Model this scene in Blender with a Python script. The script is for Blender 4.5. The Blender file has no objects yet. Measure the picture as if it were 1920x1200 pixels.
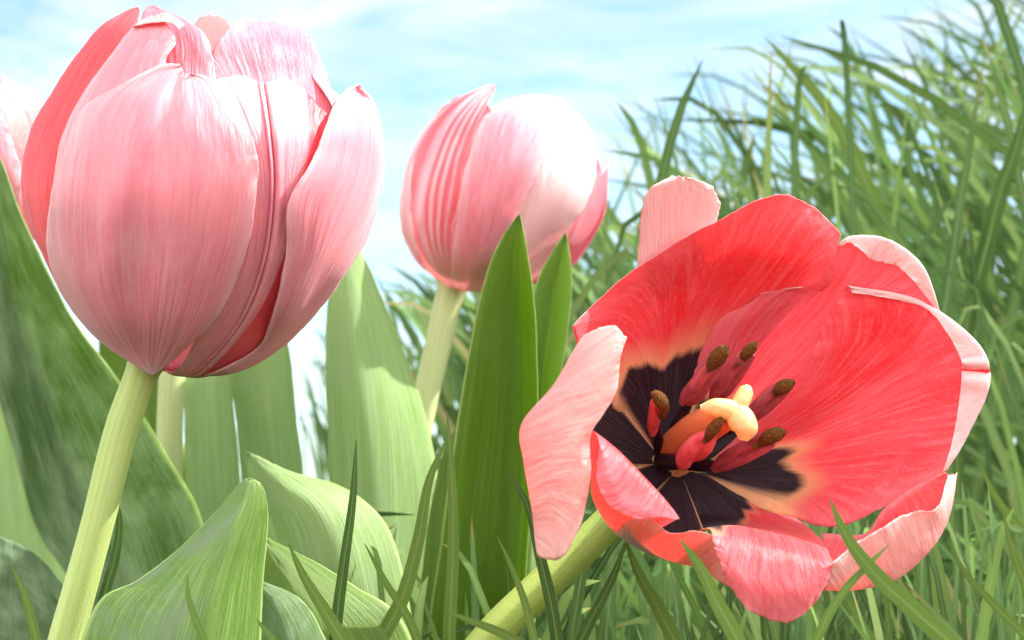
import bpy, math, random
import numpy as np
from mathutils import Vector

# ------------------------------------------------------------------ camera, world, sun, exposure
S = bpy.context.scene
COL = S.collection
FPX = 3240.0                      # focal length in pixels of a 1920-wide frame
PITCH = math.radians(7.0)
CZ = 0.10                         # camera height above the soil
cam_d = bpy.data.cameras.new('camera')
cam_d.sensor_width = 36.0
cam_d.lens = 36.0 * FPX / 1920
cam_d.clip_start = 0.005
cam_d.clip_end = 800
cam_d.dof.use_dof = True
cam_d.dof.focus_distance = 0.29
cam_d.dof.aperture_fstop = 36
cam = bpy.data.objects.new('camera', cam_d)
COL.objects.link(cam)
cam.location = (0, 0, CZ)
cam.rotation_euler = (math.pi / 2 + PITCH, 0, 0)
S.camera = cam

SUN_EL, SUN_AZ = math.radians(48), math.radians(84)     # azimuth clockwise from +Y (the view direction)
W = bpy.data.worlds.new('World')
S.world = W
W.use_nodes = True
wn, wl = W.node_tree.nodes, W.node_tree.links
bg = wn['Background']
sky = wn.new('ShaderNodeTexSky')
sky.sky_type = 'NISHITA'
sky.sun_disc = False
sky.sun_elevation = SUN_EL
sky.sun_rotation = SUN_AZ
sky.air_density, sky.dust_density, sky.ozone_density = 0.75, 0.1, 1.6
wtc = wn.new('ShaderNodeTexCoord')
wmp = wn.new('ShaderNodeMapping')
wmp.inputs['Scale'].default_value = (5.0, 5.0, 16.0)
wmp.inputs['Rotation'].default_value = (0.0, 0.25, 0.3)
wl.new(wtc.outputs['Generated'], wmp.inputs['Vector'])
wnz = wn.new('ShaderNodeTexNoise')
wnz.inputs['Scale'].default_value = 1.6
wnz.inputs['Detail'].default_value = 9
wnz.inputs['Roughness'].default_value = 0.62
wnz.inputs['Distortion'].default_value = 0.7
wl.new(wmp.outputs['Vector'], wnz.inputs['Vector'])
wrp = wn.new('ShaderNodeValToRGB')
wrp.color_ramp.elements[0].position, wrp.color_ramp.elements[1].position = 0.36, 0.80
wl.new(wnz.outputs['Fac'], wrp.inputs['Fac'])
wmx = wn.new('ShaderNodeMix')
wmx.data_type = 'RGBA'
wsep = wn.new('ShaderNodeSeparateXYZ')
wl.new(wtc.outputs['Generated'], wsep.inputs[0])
wfill = wn.new('ShaderNodeMapRange')                      # added bright cloud behind the camera, fills the shaded flower fronts
wfill.interpolation_type = 'SMOOTHSTEP'
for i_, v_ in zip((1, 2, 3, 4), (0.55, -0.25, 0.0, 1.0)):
    wfill.inputs[i_].default_value = v_
wl.new(wsep.outputs['Y'], wfill.inputs[0])
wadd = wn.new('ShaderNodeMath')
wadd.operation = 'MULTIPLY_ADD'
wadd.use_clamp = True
wl.new(wfill.outputs[0], wadd.inputs[0])
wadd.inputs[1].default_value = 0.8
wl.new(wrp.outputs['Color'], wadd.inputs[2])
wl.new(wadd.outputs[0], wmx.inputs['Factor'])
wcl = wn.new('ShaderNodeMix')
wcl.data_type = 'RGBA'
wl.new(wfill.outputs[0], wcl.inputs['Factor'])
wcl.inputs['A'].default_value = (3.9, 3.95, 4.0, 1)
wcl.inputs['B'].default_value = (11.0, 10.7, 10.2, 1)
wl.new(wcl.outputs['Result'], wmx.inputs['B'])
wtint = wn.new('ShaderNodeMix')
wtint.data_type, wtint.blend_type = 'RGBA', 'MULTIPLY'
wtint.inputs['Factor'].default_value = 1.0
wtint.inputs['B'].default_value = (1.02, 1.12, 0.95, 1)
wl.new(sky.outputs['Color'], wtint.inputs['A'])
wl.new(wtint.outputs['Result'], wmx.inputs['A'])
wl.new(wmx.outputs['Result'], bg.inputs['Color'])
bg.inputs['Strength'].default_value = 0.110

sun_d = bpy.data.lights.new('sun', 'SUN')
sun_d.energy = 4.1
sun_d.angle = math.radians(0.6)
sun_d.color = (1.0, 0.95, 0.87)
sun = bpy.data.objects.new('sun', sun_d)
COL.objects.link(sun)
to_sun = Vector((math.sin(SUN_AZ) * math.cos(SUN_EL), math.cos(SUN_AZ) * math.cos(SUN_EL), math.sin(SUN_EL)))
sun.rotation_euler = to_sun.to_track_quat('Z', 'Y').to_euler()

S.view_settings.view_transform = 'Standard'
S.view_settings.look = 'None'
S.view_settings.exposure = 1.52
S.view_settings.gamma = 1.0
S.render.engine = 'CYCLES'
S.cycles.max_bounces = 10
S.cycles.transmission_bounces = 8
S.cycles.diffuse_bounces = 5

# ------------------------------------------------------------------ helpers
rng = random.Random(7)
C0 = np.array([0, 0, CZ])
FW = np.array([0, math.cos(PITCH), math.sin(PITCH)])
UPV = np.array([0, -math.sin(PITCH), math.cos(PITCH)])
RT = np.array([1.0, 0, 0])

def at(p, d):
    """points (x, y) seen at picture position p, at distance d along the view axis, as world points"""
    p = np.asarray(p, float)
    d = np.asarray(d, float)
    return (C0 + FW * d[..., None] + RT * ((p[..., 0] - 960) / FPX * d)[..., None]
            + UPV * ((600 - p[..., 1]) / FPX * d)[..., None])

def to_world(P, d0):
    """(x, y, z) with z measured in picture pixels at reference distance d0, positive towards the viewer"""
    P = np.asarray(P, float)
    return at(P[..., :2], d0 * (1 - P[..., 2] / FPX))

def spline(pts, n, knots=None):
    """centripetal Catmull-Rom through pts[k, ...] sampled n times along axis 0"""
    pts = np.asarray(pts, float)
    k = len(pts)
    if knots is None:
        seg = np.linalg.norm((pts[1:] - pts[:-1]).reshape(k - 1, -1), axis=1) ** 0.5 + 1e-6
        knots = np.concatenate([[0], np.cumsum(seg)])
    t = np.concatenate([[2 * knots[0] - knots[1]], knots, [2 * knots[-1] - knots[-2]]])
    p = np.concatenate([[2 * pts[0] - pts[1]], pts, [2 * pts[-1] - pts[-2]]])
    out = []
    vs = np.linspace(0, k - 1, n)
    for v in vs:
        i = min(int(v), k - 2)
        tt = knots[i] + (knots[i + 1] - knots[i]) * (v - i)
        a, b, c, d = p[i], p[i + 1], p[i + 2], p[i + 3]
        t0, t1, t2, t3 = t[i], t[i + 1], t[i + 2], t[i + 3]
        A1 = (t1 - tt) / (t1 - t0) * a + (tt - t0) / (t1 - t0) * b
        A2 = (t2 - tt) / (t2 - t1) * b + (tt - t1) / (t2 - t1) * c
        A3 = (t3 - tt) / (t3 - t2) * c + (tt - t2) / (t3 - t2) * d
        B1 = (t2 - tt) / (t2 - t0) * A1 + (tt - t0) / (t2 - t0) * A2
        B2 = (t3 - tt) / (t3 - t1) * A2 + (tt - t1) / (t3 - t1) * A3
        out.append((t2 - tt) / (t2 - t1) * B1 + (tt - t1) / (t2 - t1) * B2)
    return np.array(out)

def wob(x, seed):
    r = random.Random(seed)
    s = np.zeros_like(x)
    for f in (1.3, 2.9, 6.1, 13.0, 21.0):
        s = s + math.pow(f, -0.75) * np.sin(x * f * 2 * math.pi + r.uniform(0, 6.28))
    return s

def link(name, verts, faces, mats, parent=None, uv=None, midx=None, smooth=True):
    me = bpy.data.meshes.new(name)
    me.from_pydata([tuple(v) for v in verts], [], faces)
    for m in mats:
        me.materials.append(m)
    if uv is not None:
        lay = me.uv_layers.new(name='UVMap')
        li = np.zeros(len(me.loops), dtype=np.int32)
        me.loops.foreach_get('vertex_index', li)
        lay.data.foreach_set('uv', np.asarray(uv, float)[li].ravel())
    if midx is not None:
        me.polygons.foreach_set('material_index', np.asarray(midx, dtype=np.int32))
    if smooth:
        me.polygons.foreach_set('use_smooth', np.ones(len(me.polygons), dtype=bool))
    me.update()
    o = bpy.data.objects.new(name, me)
    COL.objects.link(o)
    if parent is not None:
        o.parent = parent
        if parent.parent is None:
            o.location = -Vector(parent.location)
    return o

def tag(o, label, cat, group=None):
    o['label'] = label
    o['category'] = cat
    if group:
        o['group'] = group
    return o

def empty(name, loc, label, cat, group=None):
    o = bpy.data.objects.new(name, None)
    COL.objects.link(o)
    o.location = loc
    o.empty_display_size = 0.01
    return tag(o, label, cat, group)

def shell(name, G, d0, mats, parent, thick, outer_test, edge_wave=0.0, nick=0.0, seed=1, zmod=None, curl=0.0):
    """closed sheet from a grid G[nu, nv, 3] of picture points; mats = (outer side, inner side)"""
    nu, nv = G.shape[:2]
    u = np.linspace(0, 1, nu)[:, None] * np.ones((1, nv))
    v = np.ones((nu, 1)) * np.linspace(0, 1, nv)[None]
    G = G.copy()
    if zmod is not None:
        G[..., 2] += zmod(u, v)
    e = np.exp(-np.minimum(u, 1 - u) / 0.05) * np.clip(v / 0.25, 0, 1)
    et = np.exp(-(1 - v) / 0.05)
    if nick:
        cu = G[nu // 2][None] - G
        ln = np.linalg.norm(cu[..., :2], axis=-1, keepdims=True) + 1e-6
        wv = wob(v * 2.6 + (u > .5) * 3.1, seed) * (np.exp(-np.minimum(u, 1 - u) / 0.03) * np.clip(v / 0.3, 0, 1))
        G[..., :2] += (cu / ln)[..., :2] * (nick * wv)[..., None]
        G[..., 1] += nick * wob(u * 2.3, seed + 5) * et
    if edge_wave:
        G[..., 2] += edge_wave * (wob(v * 1.5 + (u > .5) * 1.7, seed + 1) * e + wob(u * 1.6, seed + 2) * et)
        G[..., 2] += 0.25 * edge_wave * (wob(u * 1.1 + v * 0.7, seed + 3) + wob(v * 0.9 - u * 0.8, seed + 4)) * np.clip(v * 3, 0, 1)
    P = to_world(G, d0)
    du = np.gradient(P, axis=0)
    dv = np.gradient(P, axis=1)
    N = np.cross(du, dv)
    ln = np.linalg.norm(N, axis=-1, keepdims=True)
    N = N / np.maximum(ln, 1e-12)
    bad = ln[..., 0] < 1e-12
    if bad.any():
        good = N[~bad].mean(axis=0)
        N[bad] = good / np.linalg.norm(good)
    if outer_test(P, N) < 0:
        flip = True
        N = -N
    else:
        flip = False
    edge = np.minimum(np.minimum(u, 1 - u) * 12, np.minimum((1 - v) * 14, 1))
    t = thick * 0.7 * (0.15 + 0.85 * np.clip(edge, 0, 1))[..., None]
    A = (P + N * t / 2).reshape(-1, 3)
    B = (P - N * t / 2).reshape(-1, 3)
    n = nu * nv
    idx = np.arange(n).reshape(nu, nv)
    q = np.stack([idx[:-1, :-1], idx[1:, :-1], idx[1:, 1:], idx[:-1, 1:]], -1).reshape(-1, 4)
    if flip:
        q = q[:, ::-1]
    faces = [tuple(f) for f in q] + [tuple(f[::-1] + n) for f in q]
    midx = [0] * len(q) + [1] * len(q)
    ring = list(idx[:, 0]) + list(idx[-1, 1:]) + list(idx[-2::-1, -1]) + list(idx[0, -2:0:-1])
    for a, b in zip(ring, ring[1:] + ring[:1]):
        faces.append((a, b, b + n, a + n) if flip else (b, a, a + n, b + n))
        midx.append(0)
    uv = np.stack([u.ravel(), v.ravel()], -1)
    return link(name, np.vstack([A, B]), faces, mats, parent, np.vstack([uv, uv]), midx)

def grid(cols, nu, nv):
    """cols[nc][nr] of (x, y, z) -> smooth grid"""
    a = np.asarray(cols, float)                       # nc, nr, 3
    seg = np.linalg.norm(a[:, 1:] - a[:, :-1], axis=2).mean(axis=0) ** 0.5 + 1e-6
    kn = np.concatenate([[0], np.cumsum(seg)])
    b = spline(a.transpose(1, 0, 2), nv, kn)          # nv, nc, 3
    b = b.transpose(1, 0, 2)                          # nc, nv, 3
    if len(b) == 2:
        s = np.linspace(0, 1, nu)[:, None, None]
        return b[0][None] * (1 - s) + b[1][None] * s
    seg = np.linalg.norm((b[1:] - b[:-1]), axis=2).mean(axis=1) ** 0.5 + 1e-6
    kn = np.concatenate([[0], np.cumsum(seg)])
    return spline(b, nu, kn)

def tube(name, pts, rad, mat, parent=None, ns=14, n=40, cap=True, squash=None):
    """tube through world points pts with radii rad (metres)"""
    c = spline(np.asarray(pts, float), n)
    r = spline(np.asarray(rad, float)[:, None], n)[:, 0]
    t = np.gradient(c, axis=0)
    t /= np.linalg.norm(t, axis=1, keepdims=True)
    a = np.cross(t, FW + 0.01)
    a /= np.linalg.norm(a, axis=1, keepdims=True)
    b = np.cross(t, a)
    th = np.linspace(0, 2 * math.pi, ns, endpoint=False)
    V = (c[:, None] + r[:, None, None] * (np.cos(th)[None, :, None] * a[:, None] + np.sin(th)[None, :, None] * b[:, None])).reshape(-1, 3)
    F = []
    uv = []
    for i in range(n):
        for j in range(ns):
            uv.append((j / ns, i / (n - 1)))
            if i < n - 1:
                k = (j + 1) % ns
                F.append((i * ns + j, i * ns + k, (i + 1) * ns + k, (i + 1) * ns + j))
    F.append(tuple(range(ns))[::-1])
    F.append(tuple((n - 1) * ns + j for j in range(ns)))
    return link(name, V, F, [mat], parent, uv)

# ------------------------------------------------------------------ materials
class NT:
    def __init__(self, name):
        self.m = bpy.data.materials.new(name)
        self.m.use_nodes = True
        self.n, self.l = self.m.node_tree.nodes, self.m.node_tree.links
        self.n.clear()
        self.out = self.n.new('ShaderNodeOutputMaterial')
    def put(self, sock, val):
        if isinstance(val, (int, float)):
            sock.default_value = val
        elif isinstance(val, tuple):
            sock.default_value = val if len(val) != 3 or sock.type == 'VECTOR' else (*val, 1)
        else:
            self.l.new(val, sock)
    def math(self, op, a, b=0.0, c=0.0, clamp=False):
        n = self.n.new('ShaderNodeMath')
        n.operation = op
        n.use_clamp = clamp
        for s, v in zip(n.inputs, (a, b, c)):
            self.put(s, v)
        return n.outputs[0]
    def uv(self):
        n = self.n.new('ShaderNodeTexCoord')
        s = self.n.new('ShaderNodeSeparateXYZ')
        self.l.new(n.outputs['UV'], s.inputs[0])
        return s.outputs[0], s.outputs[1], n
    def comb(self, x, y, z=0.0):
        n = self.n.new('ShaderNodeCombineXYZ')
        for s, v in zip(n.inputs, (x, y, z)):
            self.put(s, v)
        return n.outputs[0]
    def noise(self, vec, scale=1.0, detail=3.0, rough=0.5, dist=0.0):
        n = self.n.new('ShaderNodeTexNoise')
        self.put(n.inputs['Vector'], vec)
        n.inputs['Scale'].default_value = scale
        n.inputs['Detail'].default_value = detail
        n.inputs['Roughness'].default_value = rough
        n.inputs['Distortion'].default_value = dist
        return n.outputs['Fac']
    def ramp(self, fac, lo, hi, a=0.0, b=1.0, smooth=True):
        n = self.n.new('ShaderNodeMapRange')
        n.interpolation_type = 'SMOOTHSTEP' if smooth else 'LINEAR'
        n.clamp = True
        self.put(n.inputs[0], fac)
        for i, v in zip((1, 2, 3, 4), (lo, hi, a, b)):
            self.put(n.inputs[i], v)
        return n.outputs[0]
    def mix(self, f, a, b, mode='MIX'):
        n = self.n.new('ShaderNodeMix')
        n.data_type = 'RGBA'
        n.blend_type = mode
        self.put(n.inputs['Factor'], f)
        self.put(n.inputs['A'], a)
        self.put(n.inputs['B'], b)
        return n.outputs['Result']
    def finish(self, col, rough=0.5, trans=None, tfac=0.35, bump=None, bstr=0.2, bdist=0.0004, sheen=0.0, spec=0.4, coat=0.0):
        p = self.n.new('ShaderNodeBsdfPrincipled')
        self.put(p.inputs['Base Color'], col)
        self.put(p.inputs['Roughness'], rough)
        p.inputs['Specular IOR Level'].default_value = spec
        if sheen:
            p.inputs['Sheen Weight'].default_value = sheen
            p.inputs['Sheen Roughness'].default_value = 0.45
            p.inputs['Sheen Tint'].default_value = (1, 0.85, 0.9, 1)
        if bump is not None:
            b = self.n.new('ShaderNodeBump')
            b.inputs['Strength'].default_value = bstr
            b.inputs['Distance'].default_value = bdist
            self.l.new(bump, b.inputs['Height'])
            self.l.new(b.outputs[0], p.inputs['Normal'])
        sh = p.outputs[0]
        if trans is not None:
            t = self.n.new('ShaderNodeBsdfTranslucent')
            self.put(t.inputs['Color'], trans)
            mx = self.n.new('ShaderNodeMixShader')
            self.put(mx.inputs[0], tfac)
            self.l.new(p.outputs[0], mx.inputs[1])
            self.l.new(t.outputs[0], mx.inputs[2])
            sh = mx.outputs[0]
        self.l.new(sh, self.out.inputs['Surface'])
        return self.m

def petal_mat(name, base, pale, deep, pale_edge=0.6, tip=0.3, foot=None, foot_v=0.12, streak=0.5, trans=None, tfac=0.35,
              blotch=None, tip0=0.72, slope=0.0, flames=None, band=None, sheen=0.2, rough=0.4, fleck=0.4, skew=0.2):
    k = NT(name)
    u, v, _ = k.uv()
    au = k.math('MULTIPLY', k.math('ABSOLUTE', k.math('SUBTRACT', u, 0.5)), 2.0)
    sk = k.math('MULTIPLY', k.math('MULTIPLY', au, au), skew)
    vs = k.math('SUBTRACT', v, sk)
    # veins fan out of the foot and run off towards the margins
    q = k.math('MULTIPLY', k.math('SUBTRACT', u, 0.5), k.math('SUBTRACT', 1.35, k.math('MULTIPLY', v, 0.85)))
    wide = k.noise(k.comb(k.math('MULTIPLY', q, 13.0), k.math('MULTIPLY', vs, 1.3)), 1, 4, 0.55, 0.25)
    fine = k.noise(k.comb(k.math('MULTIPLY', q, 62.0), k.math('MULTIPLY', vs, 5.0), 3.0), 1, 5, 0.62, 0.5)
    hair = k.noise(k.comb(k.math('MULTIPLY', q, 190.0), k.math('MULTIPLY', vs, 20.0), 7.0), 1, 3, 0.6, 0.5)
    mott = k.noise(k.comb(k.math('MULTIPLY', q, 6.0), k.math('MULTIPLY', v, 4.0), 5.0), 1, 5, 0.6)
    spk = k.noise(k.comb(k.math('MULTIPLY', q, 170.0), k.math('MULTIPLY', v, 55.0), 11.0), 1, 3, 0.6)
    c = k.mix(k.ramp(wide, 0.35, 0.66, 0, streak), base, deep)
    c = k.mix(k.ramp(fine, 0.48, 0.66, 0, fleck), c, pale)
    c = k.mix(k.ramp(fine, 0.46, 0.34, 0, fleck), c, deep)
    c = k.mix(k.ramp(hair, 0.5, 0.66, 0, fleck), c, deep)
    c = k.mix(k.ramp(spk, 0.52, 0.68, 0, fleck), c, pale)
    c = k.mix(k.ramp(mott, 0.5, 0.75, 0, 0.3), c, pale)
    e = k.math('ADD', au, k.math('MULTIPLY', k.math('SUBTRACT', fine, 0.5), 0.5))
    c = k.mix(k.ramp(e, 0.55, 1.05, 0, pale_edge), c, pale)
    tv = k.math('ADD', v, k.math('MULTIPLY', k.math('SUBTRACT', fine, 0.5), 0.25))
    c = k.mix(k.ramp(tv, tip0, 1.05, 0, tip), c, pale)
    if band:                                                    # (u0, u1, colour) red of shade and light through petals, painted along one margin
        bu = k.math('ADD', u, k.math('MULTIPLY', k.math('SUBTRACT', wide, 0.5), 0.06))
        bu = k.math('ADD', bu, k.math('MULTIPLY', k.math('SUBTRACT', 1.0, v), 0.3))
        c = k.mix(k.ramp(bu, band[0], band[1], 0, 0.97), c, band[2])
    if flames:                                                  # (list of (u, width), colour) lengthwise stripes
        for fu, fwid in flames[0]:
            d = k.math('ABSOLUTE', k.math('SUBTRACT', k.math('ADD', u, k.math('MULTIPLY', k.math('SUBTRACT', mott, 0.5), 0.05)), fu))
            c = k.mix(k.ramp(d, fwid * 0.3, fwid, 0.85, 0), c, flames[1])
    if foot:
        fv = k.math('ADD', v, k.math('MULTIPLY', k.math('SUBTRACT', fine, 0.5), 0.12))
        c = k.mix(k.ramp(fv, 0.0, foot_v, 0.9, 0), c, foot)
    tr = trans if trans else c
    if blotch:                                                  # (v end, half width, halo length)
        bv, bw, halo = blotch
        jag = k.noise(k.comb(k.math('MULTIPLY', u, 4.5), k.math('MULTIPLY', v, 0.5), bv * 31), 1, 2, 0.5)
        jv = k.math('ADD', k.math('MULTIPLY_ADD', u, slope, v), k.math('MULTIPLY', k.math('SUBTRACT', jag, 0.5), 0.22))
        jv = k.math('ADD', jv, k.math('MULTIPLY', k.math('SUBTRACT', fine, 0.5), 0.03))
        yel = k.math('MULTIPLY', k.ramp(jv, bv - 0.02, bv + halo, 1, 0), 0.85)
        c = k.mix(k.math('MULTIPLY', yel, k.ramp(au, 0.55, 0.95, 0.75, 1.0)), c, (0.82, 0.60, 0.30))
        tr = k.mix(k.math('MULTIPLY', yel, 0.9), tr, (0.88, 0.62, 0.25))
        jw = k.math('ADD', au, k.math('MULTIPLY', k.math('SUBTRACT', fine, 0.5), 0.08))
        dark = k.math('MULTIPLY', k.ramp(jv, bv - 0.02, bv + 0.022, 1, 0), k.ramp(jw, bw - 0.09, bw + 0.05, 1, 0))
        pur = k.mix(k.ramp(fine, 0.4, 0.7), (0.016, 0.006, 0.014), (0.06, 0.03, 0.05))
        pur = k.mix(k.ramp(spk, 0.66, 0.72, 0, 0.6), pur, (0.26, 0.17, 0.10))
        c = k.mix(dark, c, pur)
        tr = k.mix(dark, tr if not isinstance(tr, tuple) else tr, (0.01, 0.004, 0.008))
    hgt = k.math('ADD', k.math('MULTIPLY', fine, 0.6), k.math('MULTIPLY', hair, 0.35))
    hgt = k.math('ADD', hgt, k.math('MULTIPLY', wide, 3.0))
    return k.finish(c, rough, tr, tfac, hgt, 0.6, 0.0005, sheen, 0.45)

PINK, PALE, DEEP = (0.88, 0.30, 0.37), (0.94, 0.62, 0.66), (0.83, 0.19, 0.28)
RED, REDP, REDD = (0.83, 0.10, 0.12), (0.90, 0.34, 0.41), (0.76, 0.02, 0.03)
WHT = (0.90, 0.80, 0.80)
M_OUT = petal_mat('petal_outside', PINK, PALE, DEEP, 0.5, 0.4, (0.86, 0.48, 0.60), 0.12, 0.5, (0.92, 0.45, 0.48), 0.32, fleck=0.16)
M_OUTB = petal_mat('petal_outside_glow_band', PINK, PALE, DEEP, 0.5, 0.5, (0.5, 0.2, 0.22), 0.08, 0.5, (0.85, 0.16, 0.2), 0.30,
                   band=(0.83, 0.88, (0.82, 0.03, 0.06)), flames=(((0.44, 0.02), (0.50, 0.018)), (0.62, 0.10, 0.20)))
M_IN = petal_mat('petal_inside', RED, REDP, REDD, 0.3, 0.25, (0.78, 0.47, 0.13), 0.2, 0.7, (0.95, 0.07, 0.085), 0.52)
M_INC = petal_mat('petal_inside_closed', (0.82, 0.26, 0.29), PALE, (0.8, 0.15, 0.18), 0.3, 0.25, (0.84, 0.45, 0.5), 0.15, 0.5, (0.9, 0.42, 0.45), 0.09)
M_REDOUT = petal_mat('petal_red_outside', RED, REDP, REDD, 0.35, 0.25, (0.8, 0.4, 0.45), 0.08, 0.6, (0.95, 0.16, 0.16), 0.52)
M_PALEOUT = petal_mat('petal_pale_outside', (0.88, 0.48, 0.46), (0.94, 0.76, 0.72), (0.82, 0.30, 0.31), 0.7, 0.6, None, 0, 0.5, (0.95, 0.4, 0.4), 0.45)
M_WHITE = petal_mat('petal_white_pink', (0.90, 0.74, 0.77), WHT, (0.84, 0.5, 0.58), 0.6, 0.5, (0.85, 0.78, 0.66), 0.15, 0.35, (0.95, 0.7, 0.7), 0.45)
M_PINKIN = petal_mat('petal_rose', (0.84, 0.20, 0.28), (0.92, 0.50, 0.58), (0.78, 0.12, 0.2), 0.6, 0.3, None, 0, 0.6, (0.95, 0.35, 0.42), 0.4)
M_STRIPE = petal_mat('petal_striped', (0.90, 0.62, 0.68), WHT, (0.75, 0.2, 0.3), 0.9, 0.5, (0.78, 0.66, 0.5), 0.2, 0.5, (0.95, 0.5, 0.52), 0.42,
                     flames=(((0.20, 0.17), (0.50, 0.06), (0.64, 0.05), (0.78, 0.07), (0.93, 0.10)), (0.76, 0.04, 0.085)))
M_BACK = petal_mat('petal_back_tulip', (0.82, 0.30, 0.38), (0.89, 0.62, 0.68), (0.74, 0.15, 0.22), 0.7, 0.6, (0.80, 0.72, 0.55), 0.22, 0.5, (0.95, 0.45, 0.5), 0.42)

def inner_blotched(bv, bw, halo, tip=0.3, tip0=0.72, slope=0.0, base=RED):
    return petal_mat('petal_inside_blotched', base, REDP, REDD, 0.4, tip, None, 0, 0.7, (0.95, 0.07, 0.085), 0.52, (bv, bw, halo), tip0, slope)

def leaf_mat(name, a, b, c, bloom=0.3, tr=(0.5, 0.72, 0.06), tfac=0.45, rough=0.46, margin=(0.42, 0.56, 0.2), half=False):
    k = NT(name)
    u, v, _ = k.uv()
    au = k.math('MULTIPLY', k.math('ABSOLUTE', k.math('SUBTRACT', u, 0.5)), 2.0)
    wide = k.noise(k.comb(k.math('MULTIPLY', u, 12.0), k.math('MULTIPLY', v, 1.5)), 1, 4, 0.55, 0.3)
    fine = k.noise(k.comb(k.math('MULTIPLY', u, 85.0), k.math('MULTIPLY', v, 3.0), 2.0), 1, 5, 0.65, 0.15)
    cell = k.noise(k.comb(k.math('MULTIPLY', u, 90.0), k.math('MULTIPLY', v, 60.0), 4.0), 1, 4, 0.7)
    mott = k.noise(k.comb(k.math('MULTIPLY', u, 4.0), k.math('MULTIPLY', v, 7.0), 6.0), 1, 6, 0.65)
    col = k.mix(k.ramp(wide, 0.3, 0.7), a, b)
    col = k.mix(k.ramp(fine, 0.47, 0.62, 0, 0.6), col, c)
    col = k.mix(k.ramp(fine, 0.44, 0.34, 0, 0.5), col, tuple(x * 0.55 for x in a))
    col = k.mix(k.ramp(cell, 0.5, 0.68, 0, 0.4), col, c)
    brk = k.noise(k.comb(k.math('MULTIPLY', u, 160.0), k.math('MULTIPLY', v, 22.0), 9.0), 1, 4, 0.65)
    col = k.mix(k.ramp(brk, 0.55, 0.66, 0, 0.45), col, c)
    spot = k.noise(k.comb(k.math('MULTIPLY', u, 30.0), k.math('MULTIPLY', v, 45.0), 13.0), 1, 2, 0.5)
    col = k.mix(k.ramp(spot, 0.72, 0.76, 0, 0.5), col, (0.16, 0.15, 0.05))
    blo = k.math('MULTIPLY', k.ramp(mott, 0.38, 0.72), bloom)
    if half:
        blo = k.math('MULTIPLY', blo, k.ramp(u, 0.42, 0.56, 1.0, 0.05))
    col = k.mix(blo, col, (0.20, 0.26, 0.17) if half else (0.38, 0.48, 0.33))
    col = k.mix(k.ramp(au, 0.955, 0.985, 0, 0.75), col, margin)
    h = k.math('ADD', k.math('MULTIPLY', fine, 1.0), k.math('MULTIPLY', cell, 0.3))
    h = k.math('ADD', h, k.math('MULTIPLY', wide, 1.6))
    ro = k.ramp(mott, 0.3, 0.7, rough - 0.06, rough + 0.14)
    return k.finish(col, ro, k.mix(0.5, col, tr), tfac, h, 0.6, 0.0005, 0.0, 0.5)

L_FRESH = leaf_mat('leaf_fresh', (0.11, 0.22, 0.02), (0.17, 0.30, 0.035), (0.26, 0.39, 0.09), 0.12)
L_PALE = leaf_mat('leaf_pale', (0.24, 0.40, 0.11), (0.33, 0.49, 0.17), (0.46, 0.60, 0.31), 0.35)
L_DARK = leaf_mat('leaf_dark', (0.03, 0.075, 0.018), (0.06, 0.13, 0.035), (0.18, 0.28, 0.15), 0.7)
L_GREY = leaf_mat('leaf_waxy', (0.09, 0.19, 0.05), (0.15, 0.28, 0.09), (0.24, 0.36, 0.16), 0.6)
L_HALF = leaf_mat('leaf_half_waxy', (0.08, 0.19, 0.02), (0.15, 0.28, 0.04), (0.30, 0.44, 0.14), 1.0, tfac=0.3, half=True)
L_DEEP = leaf_mat('leaf_deep', (0.08, 0.18, 0.01), (0.14, 0.26, 0.015), (0.20, 0.33, 0.03), 0.06, tfac=0.38)

def stem_mat(name, a, b):
    k = NT(name)
    u, v, tc = k.uv()
    f = k.noise(k.comb(k.math('MULTIPLY', u, 26.0), k.math('MULTIPLY', v, 2.5)), 1, 5, 0.6)
    g = k.noise(tc.outputs['Object'], 2600, 3, 0.6)
    col = k.mix(k.ramp(f, 0.3, 0.7), a, b)
    col = k.mix(k.ramp(g, 0.45, 0.7, 0, 0.3), col, (0.52, 0.58, 0.20))
    return k.finish(col, 0.5, k.mix(0.5, col, (0.5, 0.65, 0.1)), 0.18, g, 0.35, 0.0003, 0.0, 0.4)

M_STEM = stem_mat('stem_green', (0.37, 0.48, 0.13), (0.51, 0.60, 0.24))
M_STEMP = stem_mat('stem_pale', (0.48, 0.55, 0.24), (0.60, 0.66, 0.36))
M_STEMO = stem_mat('stem_lime', (0.27, 0.38, 0.06), (0.38, 0.48, 0.11))

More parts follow.
